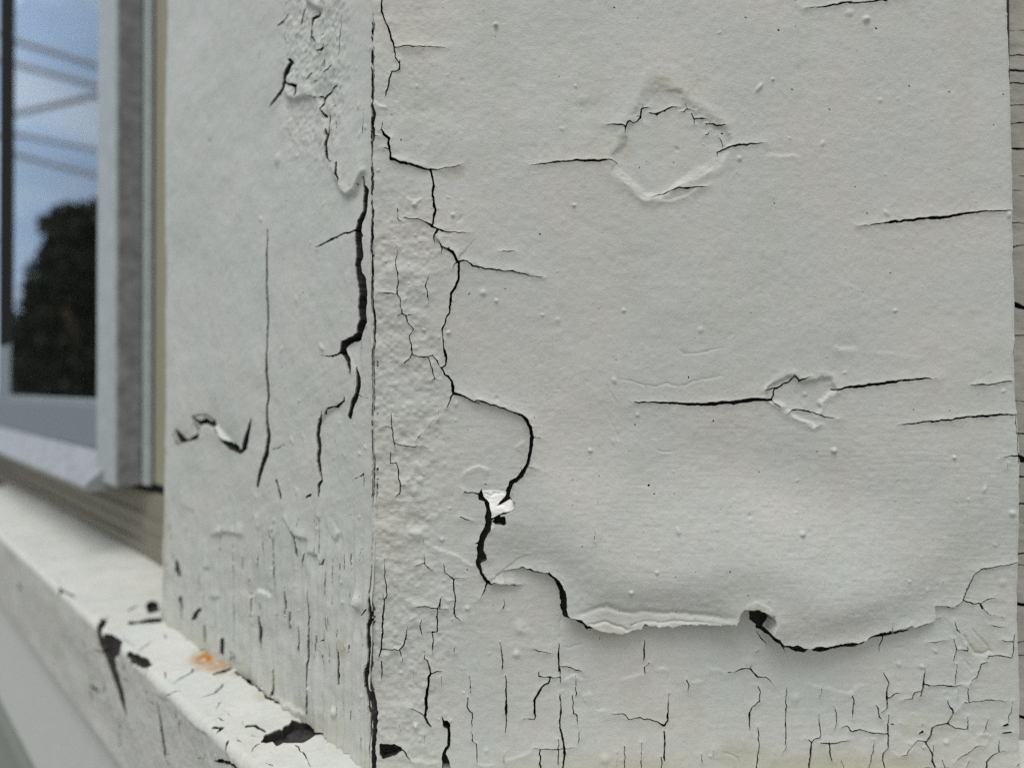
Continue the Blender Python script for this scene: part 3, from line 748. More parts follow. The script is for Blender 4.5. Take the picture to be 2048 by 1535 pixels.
for x, y, r in ((1297, 969, 2.2), (1227, 14, 1.8), (1443, 266, 1.4), (1080, 468, 1.6), (1900, 184, 1.6), (2008, 187, 1.4), (1988, 248, 1.4), (1735, 426, 1.6), (1583, 180, 1.4), (1751, 58, 1.8), (1557, 61, 2), (1817, 171, 2)):
    fs.crack([(x, y, 2 * r), (x + 1, y + .6, 2 * r)], 1, 1)
ex = np.interp(Y, [-400, 0, 100, 300, 420, 512, 600, 707, 767, 827, 930, 1023, 1223, 1373, 1457, 1535], [2012, 2021, 2025.5, 2029, 2030, 2029.5, 2031.5, 2028.5, 2029.5, 2032, 2034.5, 2035, 2033.5, 2037.5, 2039, 2041])
fs.f = np.minimum(fs.f, ex + 0.9 * fbm(X, Y, 22, 3, 40) - X)
fs.f = np.minimum(fs.f, 767.5 + (ZC - ZB) / S - 1.5 + 2.0 * fbm(X, Y, 30, 3, 41) - Y)
rim = np.clip(ex - X, 0, 60)
fs.h += -3.0 * np.exp(-(rim / 5.0) ** 2)
# stains
fs.wear[..., 0] = np.clip(0.10 * fbm(X, Y * 0.25, 60, 3, 52) + 0.05 * vnoise(X / 300, Y / 300, 53), 0, 0.16)
for x, y, r, sx_, a_ in ((1322, 163, 12, 1.6, .35), (1370, 190, 10, 2.0, .3), (1245, 285, 12, 1.2, .3), (1435, 250, 9, 1.6, .3), (1600, 752, 9, 2.5, .25), (905, 345, 14, 2.0, .22), (970, 385, 8, 1, .2)):
    fs.spot(x, y, r, 0, a_, sx_)
ol = sstep(1470, 1528, Y + 14 * fbm(X, Y, 120, 3, 50)) * (0.35 + 0.3 * vnoise(X / 160, Y / 40, 51))
fs.wear[..., 0] = np.maximum(fs.wear[..., 0], np.clip(ol * (0.35 + 0.65 * sstep(1000, 1500, X)), 0, 0.45))
fs.spot(1190, 1262, 26, 0, 0.28, 2.6); fs.spot(1700, 1292, 14, 0, 0.25, 3.0); fs.spot(1960, 1290, 16, 0, 0.3, 1.6); fs.spot(1255, 305, 14, 0, 0.2); fs.spot(1480, 1515, 30, 0, 0.4, 2.2)
fs.spot(1850, 1450, 30, 0, 0.22, 2.0); fs.spot(1300, 1440, 26, 0, 0.15, 2.2); fs.spot(992, 62, 4, 0, 0.6)
fpos = lambda u, v, hh: ((u - 1024) * S, D - hh * S, ZC + (767.5 - v) * S)

front = thing('corner_board', 'wide pale grey board with loose sagging paint flap, two knots and a dark nail hole', 'board', (CX + 0.07, D, ZB))
fs.build('paint_film', fpos, [M['paint'], M['edge'], M['wood']], front)
dpt = 20 * S
bm = bmesh.new(); box(bm, F3, 0.001, (2039 - 745) * S, -0.022, -dpt, ZB - 0.004, ZTOP, 0.0004, 1)
bm_obj('wood_core', bm, M['wood'], front)
fk = Sheet(np.arange(955, 1038, 0.8), np.arange(968, 1042, 0.8), front_uv)
I, J, d = fk.poly_sd(FLAKE, 60)
fk.f[:] = -30; fk.f[I, J] = -d
fk.h = -2 + 0.10 * (fk.Y - 985) + 0.05 * (fk.X - 990) + 1.2 * fbm(fk.X, fk.Y, 18, 3, 60) + 5.0 * np.exp(-((fk.Y - 1012) / 14) ** 2)
for q in T(700, 700, "800,850 840,875 870,868; 850,860 930,858; 900,840 935,862; 880,935 930,925"): fk.groove(q, 1.2, 2)
fko = fk.build('paint_flake', fpos, [M['flake'], M['flake'], M['edge']], front, skin=3, floor=-9)
fko['label'] = 'bright white torn paint flake'

# ------------------------------------------------------------------ BAY SIDE BOARD (left of the corner)
UL = left_uv(324, 767)[0]
pxs = np.concatenate([np.arange(748, 500, -1.3), np.arange(500, 318, -1.6)])
Ul = [left_uv(p, 767)[0] for p in pxs]
Ul = np.array(sorted(set(Ul)))
Vl = np.concatenate([sorted(grow(-300, -1750, 2.2)), np.arange(-300, 1536, 2.0)])
ls = Sheet(Ul, Vl, left_uv)
X, Y = ls.X, ls.Y
ls.h += 7 * vnoise(X / 500, Y / 500, 101) + 2.0 * fbm(X, Y, 120, 2, 102) + 0.7 * fbm(X, Y, 30, 3, 103)
pyv = 767.5 + (Y - 767.5) / (1 + X * S2 / F)              # rough photo row of each point
gr = sstep(950, 1200, pyv)
ls.h += 1.4 * gr * (2.9 * vnoise(X / 16, Y / 190, 104) + 1.8 * vnoise(X / 7, Y / 110, 105) + 1.1 * fbm(X, Y, 48, 2, 106))
up = (1 - sstep(180, 420, pyv)) * sstep(60, 160, X) * (1 - sstep(330, 450, X))
ls.h += up * (2.8 * fbm(X, Y, 36, 3, 107) + 1.2 * vnoise(X / 9, Y / 9, 108))
ls.h += 0.18 * vnoise((X + 0.35 * Y) / 160, (Y - 0.35 * X) / 9, 109) * sstep(640, 760, pyv) * (1 - sstep(1000, 1100, pyv))
for q in T(400, 0, "490,535 530,590 575,605 620,580 700,590; 775,980 810,1070 850,1150 885,1180 930,1150 970,1050 1000,1020; 620,10 670,30 720,70"):
    ls.step(q, 11.0, -5, 26, 2.6)
ls.step(T(400, 0, "700,590 735,640 745,780 750,910 775,980")[0], -4.0, 5.0, 40, 2.2)
for q in T(400, 1023, '60,515 120,510; 330,10 350,120; 500,20 545,110 560,140; 905,540 930,570 960,590; 420,90 440,180; 60,150 150,120 260,140; 690,20 720,60; 800,190 830,120; 20,330 60,340; 280,600 300,700'):
    ls.step(q, 6, -3, 22, 2.4)
ls.step(T(400, 480, "955,575 915,590 880,605 850,660")[0], -10.0, 3.0, 40, 1.8)
ls.step(T(400, 480, "855,965 810,998 740,1040 700,1110 703,1330 708,1535")[0], -6.0, 2.0, 40, 2.2)
ls.step(T(400, 1023, "305,545 310,500 340,465 400,495 435,515")[0], -7.0, 2.5, 26, 2.2)
ls.step(T(0, 700, "1050,480 1110,545 1195,490 1215,425 1280,448 1390,580 1475,600")[0], -11.0, 5.0, 60, 3)
ls.step(T(180, 780, "880,930 960,1200 1070,1230 1110,1400", 5.12)[0], 3, -1, 40, 4)
ls.step(T(400, 1023, "575,150 640,160; 630,240 690,268 740,300"  )[0], 4, -1, 20, 2)
for q in T(400, 1023, "560,120 600,150 650,165; 640,240 700,265 730,320; 640,1215 560,1180 430,1100"):
    ls.step(q, 6, -2, 18, 2.2)
ls.bump(555, 318, 14, 5); ls.bump(667, 1425, 10, 7); ls.bump(590, 155, 20, 4); ls.bump(715, 1205, 14, 6); ls.bump(420, 284, 7, -4); ls.bump(480, 1060, 18, 4); ls.bump(440, 1062, 14, 4)
for _ in range(140):
    x, y = rng.uniform(340, 740), rng.uniform(-10, 1420)
    if y > 1000 or x > 560 or rng.random() < .3:
        r = 2.4 + 3.5 * rng.random() ** 2
        ls.bump(x, y, r, r * rng.uniform(0.25, 0.8), rng.uniform(1, 2), rng.uniform(0, 3))
LEFT = []
LEFT += T(400, 0, """520,350,6 545,375,12 525,410,22 505,450,22 500,490,22 480,540,14 440,600,10 405,640,3; 505,490,12 540,508,12 580,518,12 580,575,8; 540,378,8 570,385,2;
705,62,3 680,95,10 660,110,12 668,160,12 665,210,9 655,240,3; 665,210,5 685,250,4 685,295,4; 620,50,2 605,110,5 595,150,2; 520,85,6 490,125,9 455,150,4; 500,225,6 508,255,3;
735,262,3 725,290,7 700,305,4 690,300,5; 760,265,3 720,300,6; 725,195,5 708,215,3; 790,385,3 760,415,7 738,435,4; 665,445,6 635,475,3; 715,465,3 680,485,4;
805,508,4 770,545,7 735,578,9 735,610,8 722,575,7 690,578,5 640,572,3; 735,610,7 720,650,6 745,700,6; 805,620,4 785,632,4; 762,690,6 765,770,7 755,810,6 752,800,4; 808,730,4 806,790,3; 775,775,3 805,768,2;
745,770,4 752,810,6 748,860,6 750,910,7 760,945,7 775,970,6 795,960,2; 820,980,10 825,1040,14 838,1070,10 838,1105,6; 905,1100,4 908,1118,4;
975,1060,6 975,1120,14 990,1150,26 985,1200,26 990,1270,26 960,1330,32 955,1400,36 960,1480,38 965,1535,40; 940,1378,8 900,1395,9 840,1410,9 780,1440,9 730,1470,7 695,1485,2; 975,1395,6 985,1420,3;
410,1380,6 410,1535,10; 735,350,2 735,460,3; 838,90,2 825,200,2 820,330,2; 975,650,2 970,800,2; 355,10,6 365,15,5; 350,300,2 340,350,2""")
LEFT += T(400, 480, """955,0,36 965,70,36 955,150,32 960,210,34 975,250,46 980,320,46 975,420,44 978,490,42 960,530,38 955,575,30 915,590,26 880,605,20 855,625,22 850,660,24 870,690,18 885,720,18 893,770,16 897,810,6;
850,665,10 820,690,10 780,698,8 720,692,4; 928,760,6 940,830,20 940,880,24 930,930,20 905,980,22 888,1055,22; 945,930,6 970,942,5 1005,944,2;
855,940,4 855,965,8 810,998,9 790,1000,6 760,1010,8 740,1040,6; 725,1020,4 715,1065,7 700,1110,9 697,1180,10 705,1240,9 703,1330,9 712,1400,8 720,1440,10 705,1470,9 708,1535,8; 665,1525,10 640,1540,8;
410,-20,8 412,200,10 412,400,10 408,600,8 405,740,10 410,860,14 415,930,12 405,1000,10 405,1100,14 415,1180,22 408,1280,22 385,1340,20 365,1420,18 355,1470,14;
440,1252,4 480,1240,6 530,1220,2; 430,875,3 465,872,2; 895,1440,3 945,1422,4 970,1400,3 972,1500,2; 795,1200,4 797,1215,4; 465,1440,10 480,1500,12 490,1540,10; 890,358,2 940,368,3; 966,590,3 967,670,3; 510,1090,2 512,1110,2""")
LEFT += T(0, 700, """1050,480,8 1080,530,22 1110,545,14 1160,525,18 1190,500,20 1195,450,18 1215,425,22 1240,430,14 1280,448,16; 1150,410,8 1180,435,14 1200,440,20; 1340,545,10 1390,580,22 1450,610,20 1475,560,26 1500,470,14 1515,410,4;
1070,1270,14 1078,1330,16 1080,1350,8""")
LEFT += T(400, 1023, """555,120,8 570,160,10 580,230,7 587,270,3; 575,150,5 640,160,2; 695,20,4 712,100,4 713,180,5 718,240,5; 665,265,4 695,270,3; 700,318,5 735,315,6 740,280,4; 630,240,3 615,290,5 610,345,3;
370,175,3 378,220,7 380,265,4; 420,90,2 420,160,4; 755,360,4 752,430,7 752,515,3; 345,640,14 348,700,22 350,765,14 352,850,3; 455,615,8 450,665,5; 130,780,12 132,850,10; 590,690,4 595,830,7;
648,460,3 648,700,5 643,900,6 640,1100,9 635,1210,10; 755,635,8 760,690,8 768,715,3; 740,600,2 740,640,2; 820,600,3 822,690,4; 828,705,10 825,780,7 838,850,5 838,1030,3; 748,710,3 745,770,4 720,775,2;
420,960,8 422,1110,9; 380,880,4 382,970,4; 775,800,2 775,930,3; 860,260,2 862,350,3; 965,620,4 1000,580,5; 962,700,3 985,800,3; 200,200,3 200,700,4 197,900,4; 280,200,3 282,560,3; 240,430,3 240,510,3; 440,100,2 445,500,4;
790,500,2 792,550,2; 730,860,2 740,970,2; 515,600,2 515,700,2; 850,10,3 900,22,2; 935,0,2 935,45,2; 985,1320,2 988,1440,2; 530,600,2 530,700,2""")
LEFT += T(0, 1023, "1065,310,14 1075,370,14; 1090,520,12 1095,580,14 1098,660,8; 1165,640,10 1185,610,18 1215,580,8; 1330,770,12 1330,850,10; 1110,230,4 1112,300,4")
for q in LEFT: ls.crack(q, 1.15 if all(515 < p[0] < 545 for p in q) and len(q) > 8 else 1.3 if q[0][1] > 800 and q[0][0] < 512 and q[0][1] < 900 else 1.15, 2.3)
for _ in range(42):                                   # fine upright splits low on the side board
    x = rng.uniform(335, 735); y = rng.uniform(1000, 1210 + 0.62 * (x - 325))
    L_ = rng.uniform(15, 75); wd = rng.uniform(0.7, 1.5)
    ls.crack([(x, y, .6), (x + rng.uniform(-2, 2), y + L_ * .5, wd), (x + rng.uniform(-3, 3), y + L_, .6)], 1.0, 1.3)
for q in T(0, 700, '1035,500,10 1050,545,10 1075,570,6; 1140,400,8 1190,385,8 1230,395,8 1275,425,8; 1190,500,12 1170,470,8 1150,440,6; 1290,470,4 1320,520,6 1345,550,8 1385,585,14; 1400,560,8 1440,590,8'):
    ls.crack(q, 1.0)
ls.crack(SEAM, 1.9)
ls.pits(60, 560, 735, 0, 1300, 0.6, 1.3)
ls.f = np.minimum(ls.f, UL + 5 * fbm(X, Y, 90, 2, 120) * sstep(700, 800, pyv) + 1.5 * fbm(X, Y, 20, 2, 121) - X)
ZBv = 767.5 + (ZC - ZB) / S
ls.f = np.minimum(ls.f, ZBv + 3 + 5.0 * fbm(X, Y, 38, 3, 122) - Y)
rim = np.clip(UL - X, 0, 80)
ls.h += -9 * np.exp(-(rim / 16) ** 2)
edge = np.exp(-((UL - 42 - X) / 20) ** 2) * sstep(960, 1040, pyv) * (1 - sstep(1130, 1200, pyv))
ls.wear[..., 0] = np.clip(0.42 * edge + 0.3 * sstep(ZBv - 60, ZBv, Y + 20 * fbm(X, Y, 60, 2, 123)), 0, 0.6)
ls.spot(686, 1295, 22, 0, 0.5, 0.9); ls.spot(690, 352, 10, 0, 0.3)
lpos = lambda u, v, hh: (CX - S2 * u * S - S2 * hh * S, D + S2 * u * S - S2 * hh * S, ZC + (767.5 - v) * S)
side = thing('trim_board', 'pale cracked board on the angled side between corner seam and window', 'board', L3(UL * S / 2, 0, ZB))
ls.build('paint_film', lpos, [M['paint_side'], M['edge'], M['wood']], side, depth=36.0)
bm = bmesh.new(); box(bm, L3, 0.001, UL * S - 0.0012, -0.020, -36 * S, ZB - 0.004, ZTOP, 0.0004, 1)
bm_obj('wood_core', bm, M['wood'], side)

# ------------------------------------------------------------------ WINDOW SILL that wraps the corner
SLOPE = math.tan(math.radians(8.5))
P0, P1, RN = -0.17 * D, 0.111 * D, 0.017 * D
ZNB = ZC - 0.905 * D
def sill_top(o): return ZB - SLOPE * o
prof = [(P0, sill_top(P0))]
for o in np.linspace(P0, P1 - RN, 8)[1:]: prof.append((o, sill_top(o)))
zc0 = sill_top(P1 - RN) - RN
for k in range(1, 9):
    a = math.radians(8.5 + (90 - 8.5) * k / 8)
    a0 = math.radians(90) - (a - math.radians(8.5)) * 90 / 81.5
    prof.append((P1 - RN + RN * math.cos(a0), zc0 + RN * math.sin(a0)))
UCT = 0.03 * D
prof.append((P1 - UCT, ZNB + RN * .5)); prof.append((P1 - UCT - RN * .2, ZNB + RN * .12)); prof.append((P1 - UCT - RN * .8, ZNB))
prof = np.array(prof)
arc = np.concatenate([[0], np.cumsum(np.hypot(*np.diff(prof, axis=0).T))]) / S
def pf(wv): return np.interp(wv, arc, prof[:, 0]), np.interp(wv, arc, prof[:, 1])
tan_w = np.linspace(0, arc[-1], 400)
po, pz = pf(tan_w)
go, gz = np.gradient(po), np.gradient(pz)
k9 = np.ones(9) / 9
nl = np.hypot(go, gz); no_, nz_ = -gz / nl, go / nl
no_, nz_ = np.convolve(np.pad(no_, 4, 'edge'), k9, 'valid'), np.convolve(np.pad(nz_, 4, 'edge'), k9, 'valid')
def sill_uv(px, py):
    d = ray(px, py)
    # top plane: z = ZB - SLOPE*o, with o = (CX + D - X - Y)/sqrt2
    k = (d[0] + d[1]) / math.sqrt(2)
    t = (ZB - ZC - SLOPE * (CX + D) / math.sqrt(2)) / (d[2] - SLOPE * k)
    o = ((CX + D) - (d[0] + d[1]) * t) / math.sqrt(2)
    if o < P1 - RN * 0.4 and t > 0:
        u = (d[1] * t - D + S2 * o) / S2
        return u / S, (o - P0) / math.cos(math.radians(8.5)) / S
    c = CX + D - P1 * math.sqrt(2)
    t = c / (d[0] + d[1])
    u = (d[1] * t - D + S2 * P1) / S2
    z = ZC + d[2] * t
    return u / S, float(np.interp(-z, -prof[7:, 1], arc[7:]))
Us = np.concatenate([np.arange(-150, 700, 2.0), np.arange(700, 1500, 3.0), grow(1500, 5200, 3.0, 1.1, 20)])
Ws = np.arange(0, arc[-1], 2.0)
ss = Sheet(Us, Ws, sill_uv)
X, Y = ss.X, ss.Y
ss.XW = X + 3.6 * fbm(X, Y, 18, 3, 220); ss.YW = Y + 3.6 * fbm(X, Y, 22, 3, 221)
ss.h += 4 * vnoise(X / 300, Y / 120, 201) + 1.6 * fbm(X, Y, 60, 3, 202) + 0.7 * fbm(X, Y, 16, 2, 203)
for q in T(400, 1023, "300,1275 360,1300 440,1315 490,1300 540,1240; 370,1385 430,1390 500,1375 560,1390 700,1325"): ss.step(q, 2.5, 2.5, 30, 2)
for q in T(0, 1023, "500,830 560,860 560,1000; 600,1100 570,1140 540,1100; 930,1090 985,1130; 1100,1220 1180,1300 1280,1350"): ss.step(q, 3, -1, 25, 2)
for _ in range(160):
    x, y = rng.uniform(60, 740), rng.uniform(1150, 1530)
    ss.bump(x, y, 2.5 + 3 * rng.random() ** 2, rng.uniform(0.6, 2.4), rng.uniform(1, 2), rng.uniform(0, 3))
SILL = T(0, 1023, """575,660,14 590,710,24 600,780,34 640,870,50 660,950,60 680,1030,46 700,1130,30 720,1220,14 730,1290,4; 560,650,5 580,665,8; 580,665,5 650,630,4;
750,850,18 790,880,26 830,910,24 860,935,12; 870,950,4 880,990,2; 830,830,3 880,800,8 905,780,6; 770,660,10 800,665,20 840,660,12 890,655,28 925,655,30 970,660,10; 770,590,6 820,565,10; 985,760,6 990,735,5;
490,770,4 490,900,6 485,1050,7 490,1200,4; 490,1055,8 530,1085,10 545,1100,8; 590,1000,4 590,1060,8 575,1110,3; 935,1150,6 938,1250,12 940,1330,16 950,1420,16 950,1500,12 970,1540,8; 950,1470,5 975,1475,4;
660,1260,8 665,1310,8; 645,1430,6 655,1340,4; 905,1165,6 870,1110,3; 985,1130,4 1030,1070,3; 1165,940,5 1150,970,8 1080,1000,5 1040,1030,3; 1200,1115,3 1290,1090,6 1330,1060,8 1330,1040,4; 1300,1180,6 1310,1145,3;
1190,800,16 1235,825,20; 1290,980,14 1340,960,24 1390,940,16; 1425,960,24 1470,990,28 1530,1025,26; 355,740,4 355,790,3; 90,450,14 105,465,10""")
SILL += T(400, 1023, """230,965,22 300,1020,20 360,1060,14 400,1105,16 480,1140,10 560,1180,8 640,1215,10; 760,1315,6 870,1390,14 920,1430,22 940,1440,16 980,1480,20 1030,1505,40;
275,1285,20 330,1290,14 380,1320,12; 250,1245,3 270,1270,4; 360,1390,6 330,1410,6 305,1450,2; 580,1400,12 600,1430,7 640,1460,8 660,1500,8 668,1540,3; 70,1505,10 120,1495,24 180,1515,24 215,1535,20 240,1550,10; 170,1370,3 165,1480,4;
130,1040,8 95,1080,4; 100,1170,3 120,1140,2; 140,870,2 170,890,2""")
for q in SILL: ss.crack(q, 0.88)
for _ in range(46):                                   # fine weather checks in the sill paint
    x = rng.uniform(60, 720); y = 1060 + 0.905 * x + rng.uniform(-60, 150)
    a_ = rng.uniform(0.2, 0.9) if rng.random() < .5 else rng.uniform(1.3, 1.8)
    L_ = rng.uniform(8, 34); x2, y2 = x + L_ * math.cos(a_), y + L_ * math.sin(a_)
    if y < 1540: ss.crack([(x, y, .6), ((x + x2) / 2 + rng.uniform(-3, 3), (y + y2) / 2, rng.uniform(1.2, 2.6)), (x2, y2, .6)], 1.0, 1.2)
for q in T(0, 1023, "615,725 660,725 695,765 716,825 704,868 660,885 620,835; 885,545 915,525 945,545 960,590 935,600 890,610 878,575") + \
        T(400, 1023, "545,1235 600,1248 655,1240 700,1275 755,1310 740,1325 690,1330 620,1380 560,1385 500,1380 460,1405 430,1385 370,1380 380,1335 440,1320 490,1300 525,1265"):
    ss.hole(q)
ss.spot(412, 1315, 50, 1, 1.0, 1.2); ss.spot(437, 1328, 44, 1, 1.0, 1.3)
ss.wear[..., 1] *= np.clip(1.1 + 0.7 * fbm(ss.X, ss.Y, 26, 3, 210), 0.15, 1)
ss.spot(400, 1305, 26, 0, 0.5, 1.6); ss.spot(470, 1350, 16, 0, 0.4, 1.5); ss.spot(600, 1425, 20, 0, 0.5, 2.2); ss.spot(372, 1262, 18, 0, 0.35, 2); ss.spot(520, 1390, 18, 0, 0.4, 2)
o_, _z = pf(Y)
back = np.interp(Y, arc, prof[:, 0])
ss.wear[..., 0] = np.maximum(ss.wear[..., 0], np.clip(0.16 * fbm(X, Y, 70, 4, 211), 0, 0.25))
ss.f = np.minimum(ss.f, X * 1.0 + back / S * 0.4142)            # mitre at the corner
ss.f = np.minimum(ss.f, Y + 1); ss.f = np.minimum(ss.f, arc[-1] - 3 - Y)
def spos(u, v, hh):
    o, z = pf(v)
    a, b = np.interp(v, tan_w, no_), np.interp(v, tan_w, nz_)
    o = o + a * hh * S; z = z + b * hh * S; u = u * S
    return (CX - S2 * u - S2 * o, D + S2 * u - S2 * o, z)
sill = thing('window_sill', 'thick sloping white sill with peeling paint and a rust stain below the boards', 'window sill', L3(0.05, 0.0, ZNB))
SD = 26.0
ss.build('paint_film', spos, [M['paint_sill'], M['edge'], M['wood']], sill, depth=SD)
core = [(P0, ZNB + 0.002)] + [(min(o - (SD * S if i > 8 else 0), P1 - SD * S), max(min(z, sill_top(min(o, P1 - SD * S)) - SD * S), ZNB + 0.002)) for i, (o, z) in enumerate(prof)]
cl = []
for p in core:
    if not cl or math.hypot(p[0] - cl[-1][0], p[1] - cl[-1][1]) > 2e-4: cl.append(p)
bm = bmesh.new(); prism(bm, L3, 0.0, 5200 * S, cl)
bm_obj('wood_core', bm, M['wood'], sill)
bm = bmesh.new()
fp = [tuple(p) for p in prof] + [(P0, ZNB)]
a = [bm.verts.new(F3(-0.4142 * o + 0.0002, o, z)) for o, z in fp]; b = [bm.verts.new(F3(0.5, o, z)) for o, z in fp]
bm.faces.new(a); bm.faces.new(b[::-1])
for i in range(len(fp)): bm.faces.new([a[i], a[(i + 1) % len(fp)], b[(i + 1) % len(fp)], b[i]])
bm_obj('front_nosing', bm, M['paint_sill'], sill)

# ------------------------------------------------------------------ STRIP beyond the front board
st = Sheet(np.concatenate([np.arange(1990, 2080, 1.4), grow(2080, 2500, 1.4, 1.2, 10)]), np.concatenate([sorted(grow(-14, -1750, 3)), np.arange(-14, 1532, 1.6)]), front_uv)
X, Y = st.X, st.Y
OST = -0.0105
sc_ = (D - OST) / D
st.h += 2 * fbm(X, Y, 60, 3, 301) + 0.8 * fbm(X, Y, 14, 2, 302)
def sx(px): return (px - 1024) * sc_ + 1024
def sy(py): return (py - 767.5) * sc_ + 767.5
for yy, wd, tl in ((110, 3, 0), (139, 6, 3), (210, 3, 0), (296, 5, 0), (445, 3, 0), (607, 12, 8), (670, 3, 0), (910, 15, 9), (952, 5, 0), (1108, 5, -3), (1204, 10, 5), (1430, 9, 4), (60, 2, 0), (380, 2, 1), (1310, 3, -2), (800, 2, 2)):
    x, y = 1995, sy(yy)
    pts = [(x, y, wd * .6), (sx(2030), y, wd), (sx(2048), y + tl, wd * .9), (sx(2075), y + tl * 1.4 + rng.uniform(-3, 3), wd * .6), (sx(2110) + rng.uniform(0, 30), y + tl * 2, wd * .2)]
    st.crack(pts, 0.9)
for _ in range(30):
    x, y = rng.uniform(2040, 2300), rng.uniform(0, 1500)
    st.crack([(x, y, 2), (x + rng.uniform(10, 60), y + rng.uniform(-5, 5), 4), (x + rng.uniform(70, 120), y + rng.uniform(-8, 8), 1)])
st.pits(60, 2030, 2100, 0, 1500, 0.7, 1.6)
st.f = np.minimum(st.f, 1527 + 2 * fbm(X, Y, 30, 2, 303) - Y)
strip = thing('casing_board', 'narrow dull grey recessed board with level cracks along the right edge', 'board', F3((2200 - 745) * S, OST, ZB))
st.build('paint_film', lambda u, v, hh: ((u - 1024) * S, D - OST - hh * S, ZC + (767.5 - v) * S), [M['paint_strip'], M['edge'], M['wood']], strip)
bm = bmesh.new(); box(bm, F3, (1992 - 745) * S, (2498 - 745) * S, OST - 0.014, OST - dpt, ZB - 0.004, ZTOP, 0.0004, 1)
bm_obj('wood_core', bm, M['wood'], strip)

# ------------------------------------------------------------------ WINDOW on the bay side
win = thing('window', 'tall pale framed window reflecting sky, cables and a dark tree', 'window', L3(2.2 * D, -0.1 * D, ZC - 0.31 * D))
def part(name, mat, boxes, fr=L3, bev=0.0008, parent=win):
    bm = bmesh.new()
    for b_ in boxes: box(bm, fr, *[v * D for v in b_[:4]], ZC + b_[4] * D, ZC + b_[5] * D, bev, 2)
    return bm_obj(name, bm, mat, parent, False)
ZT = 0.42 / D
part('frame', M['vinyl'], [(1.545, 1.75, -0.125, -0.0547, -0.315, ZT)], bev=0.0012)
part('frame_side', M['vinyl_shade_dirt'], [(1.533, 1.546, -0.132, -0.062, -0.313, ZT)], bev=0.0005)
part('flange', M['vinyl'], [(1.478, 1.5325, -0.150, -0.132, -0.312, ZT)], bev=0.0006)
part('sash_rail', M['rail'], [(1.752, 4.3, -0.16, -0.100, -0.225, -0.062)], bev=0.0010)
part('glazing_bead', M['sill_white'], [(1.752, 3.9, -0.155, -0.118, -0.0615, -0.042)], bev=0.0006)
part('sash_stile', M['rail'], [(3.905, 4.3, -0.16, -0.126, -0.06, 0.245)], bev=0.0010)
part('gasket', M['gasket'], [(3.79, 4.3, -0.15, -0.1285, 0.25, ZT)], bev=0.0008)
part('glass_pane', M['glass'], [(1.753, 3.904, -0.142, -0.130, -0.041, ZT)], bev=0)
bm = bmesh.new()
prism(bm, L3, 1.66 * D, 5.0 * D, [(o * D, ZC + z * D) for o, z in ((-0.14, -0.2255), (-0.10, -0.2255), (-0.085, -0.24), (-0.012, -0.306), (0.0, -0.318), (-0.002, -0.332), (-0.02, -0.338), (-0.14, -0.338))])
bm_obj('sub_sill', bm, M['sill_white'], win)
part('casing', M['trim'], [(0.88, 1.4775, -0.175, -0.152, -0.306, ZT)], bev=0.0006)

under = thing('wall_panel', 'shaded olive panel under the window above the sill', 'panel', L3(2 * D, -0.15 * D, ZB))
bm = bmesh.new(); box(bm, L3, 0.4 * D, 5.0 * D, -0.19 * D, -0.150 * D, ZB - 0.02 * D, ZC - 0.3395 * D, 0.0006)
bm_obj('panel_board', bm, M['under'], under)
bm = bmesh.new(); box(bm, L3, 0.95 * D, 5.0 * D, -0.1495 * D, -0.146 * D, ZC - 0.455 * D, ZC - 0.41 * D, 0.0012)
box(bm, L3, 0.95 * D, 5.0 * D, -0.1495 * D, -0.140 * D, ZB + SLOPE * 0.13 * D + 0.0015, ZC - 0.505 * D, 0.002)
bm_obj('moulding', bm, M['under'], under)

apron = thing('apron_board', 'smooth pale apron board directly under the sill nosing', 'board', L3(2 * D, 0.07 * D, ZC - 1.34 * D))
bm = bmesh.new()
prism(bm, L3, -0.4142 * 0.07 * D, 5.0 * D, [(o * D, ZC + z * D) for o, z in ((-0.05, -0.906), (0.070, -0.906), (0.068, -0.93), (0.060, -0.965), (0.058, -1.0), (0.058, -1.36), (0.052, -1.375), (-0.05, -1.375))])
bm_obj('board_face', bm, M['apron'], apron, False)
bm = bmesh.new()
prism(bm, F3, 0.0, 0.5, [(o * D, ZC + z * D) for o, z in ((-0.05, -0.906), (0.070, -0.906), (0.068, -0.93), (0.060, -0.965), (0.058, -1.0), (0.058, -1.36), (0.052, -1.375), (-0.05, -1.375))])
bm_obj('front_face', bm, M['apron'], apron)

base = thing('lower_wall', 'dark green grey clapboard wall low in the left corner under the apron', 'wall', L3(2 * D, 0, 0))
z0, k = 0.0, 0
ztop = ZC - 1.377 * D
bmL, bmF = bmesh.new(), bmesh.new()
while z0 < ztop - 0.002:
    z1 = min(z0 + 0.11, ztop)
    pr = [(-0.03, z0), (0.004, z0 + 0.0005), (0.004, z0 + 0.001), (-0.008, z1 - 0.0005), (-0.03, z1 - 0.0005)]
    prism(bmL, L3, 0.0, 5.0 * D, pr); prism(bmF, F3, 0.0, 0.5, pr)
    z0 = z1
bm_obj('side_siding', bmL, M['siding'], base); bm_obj('front_siding', bmF, M['siding'], base)

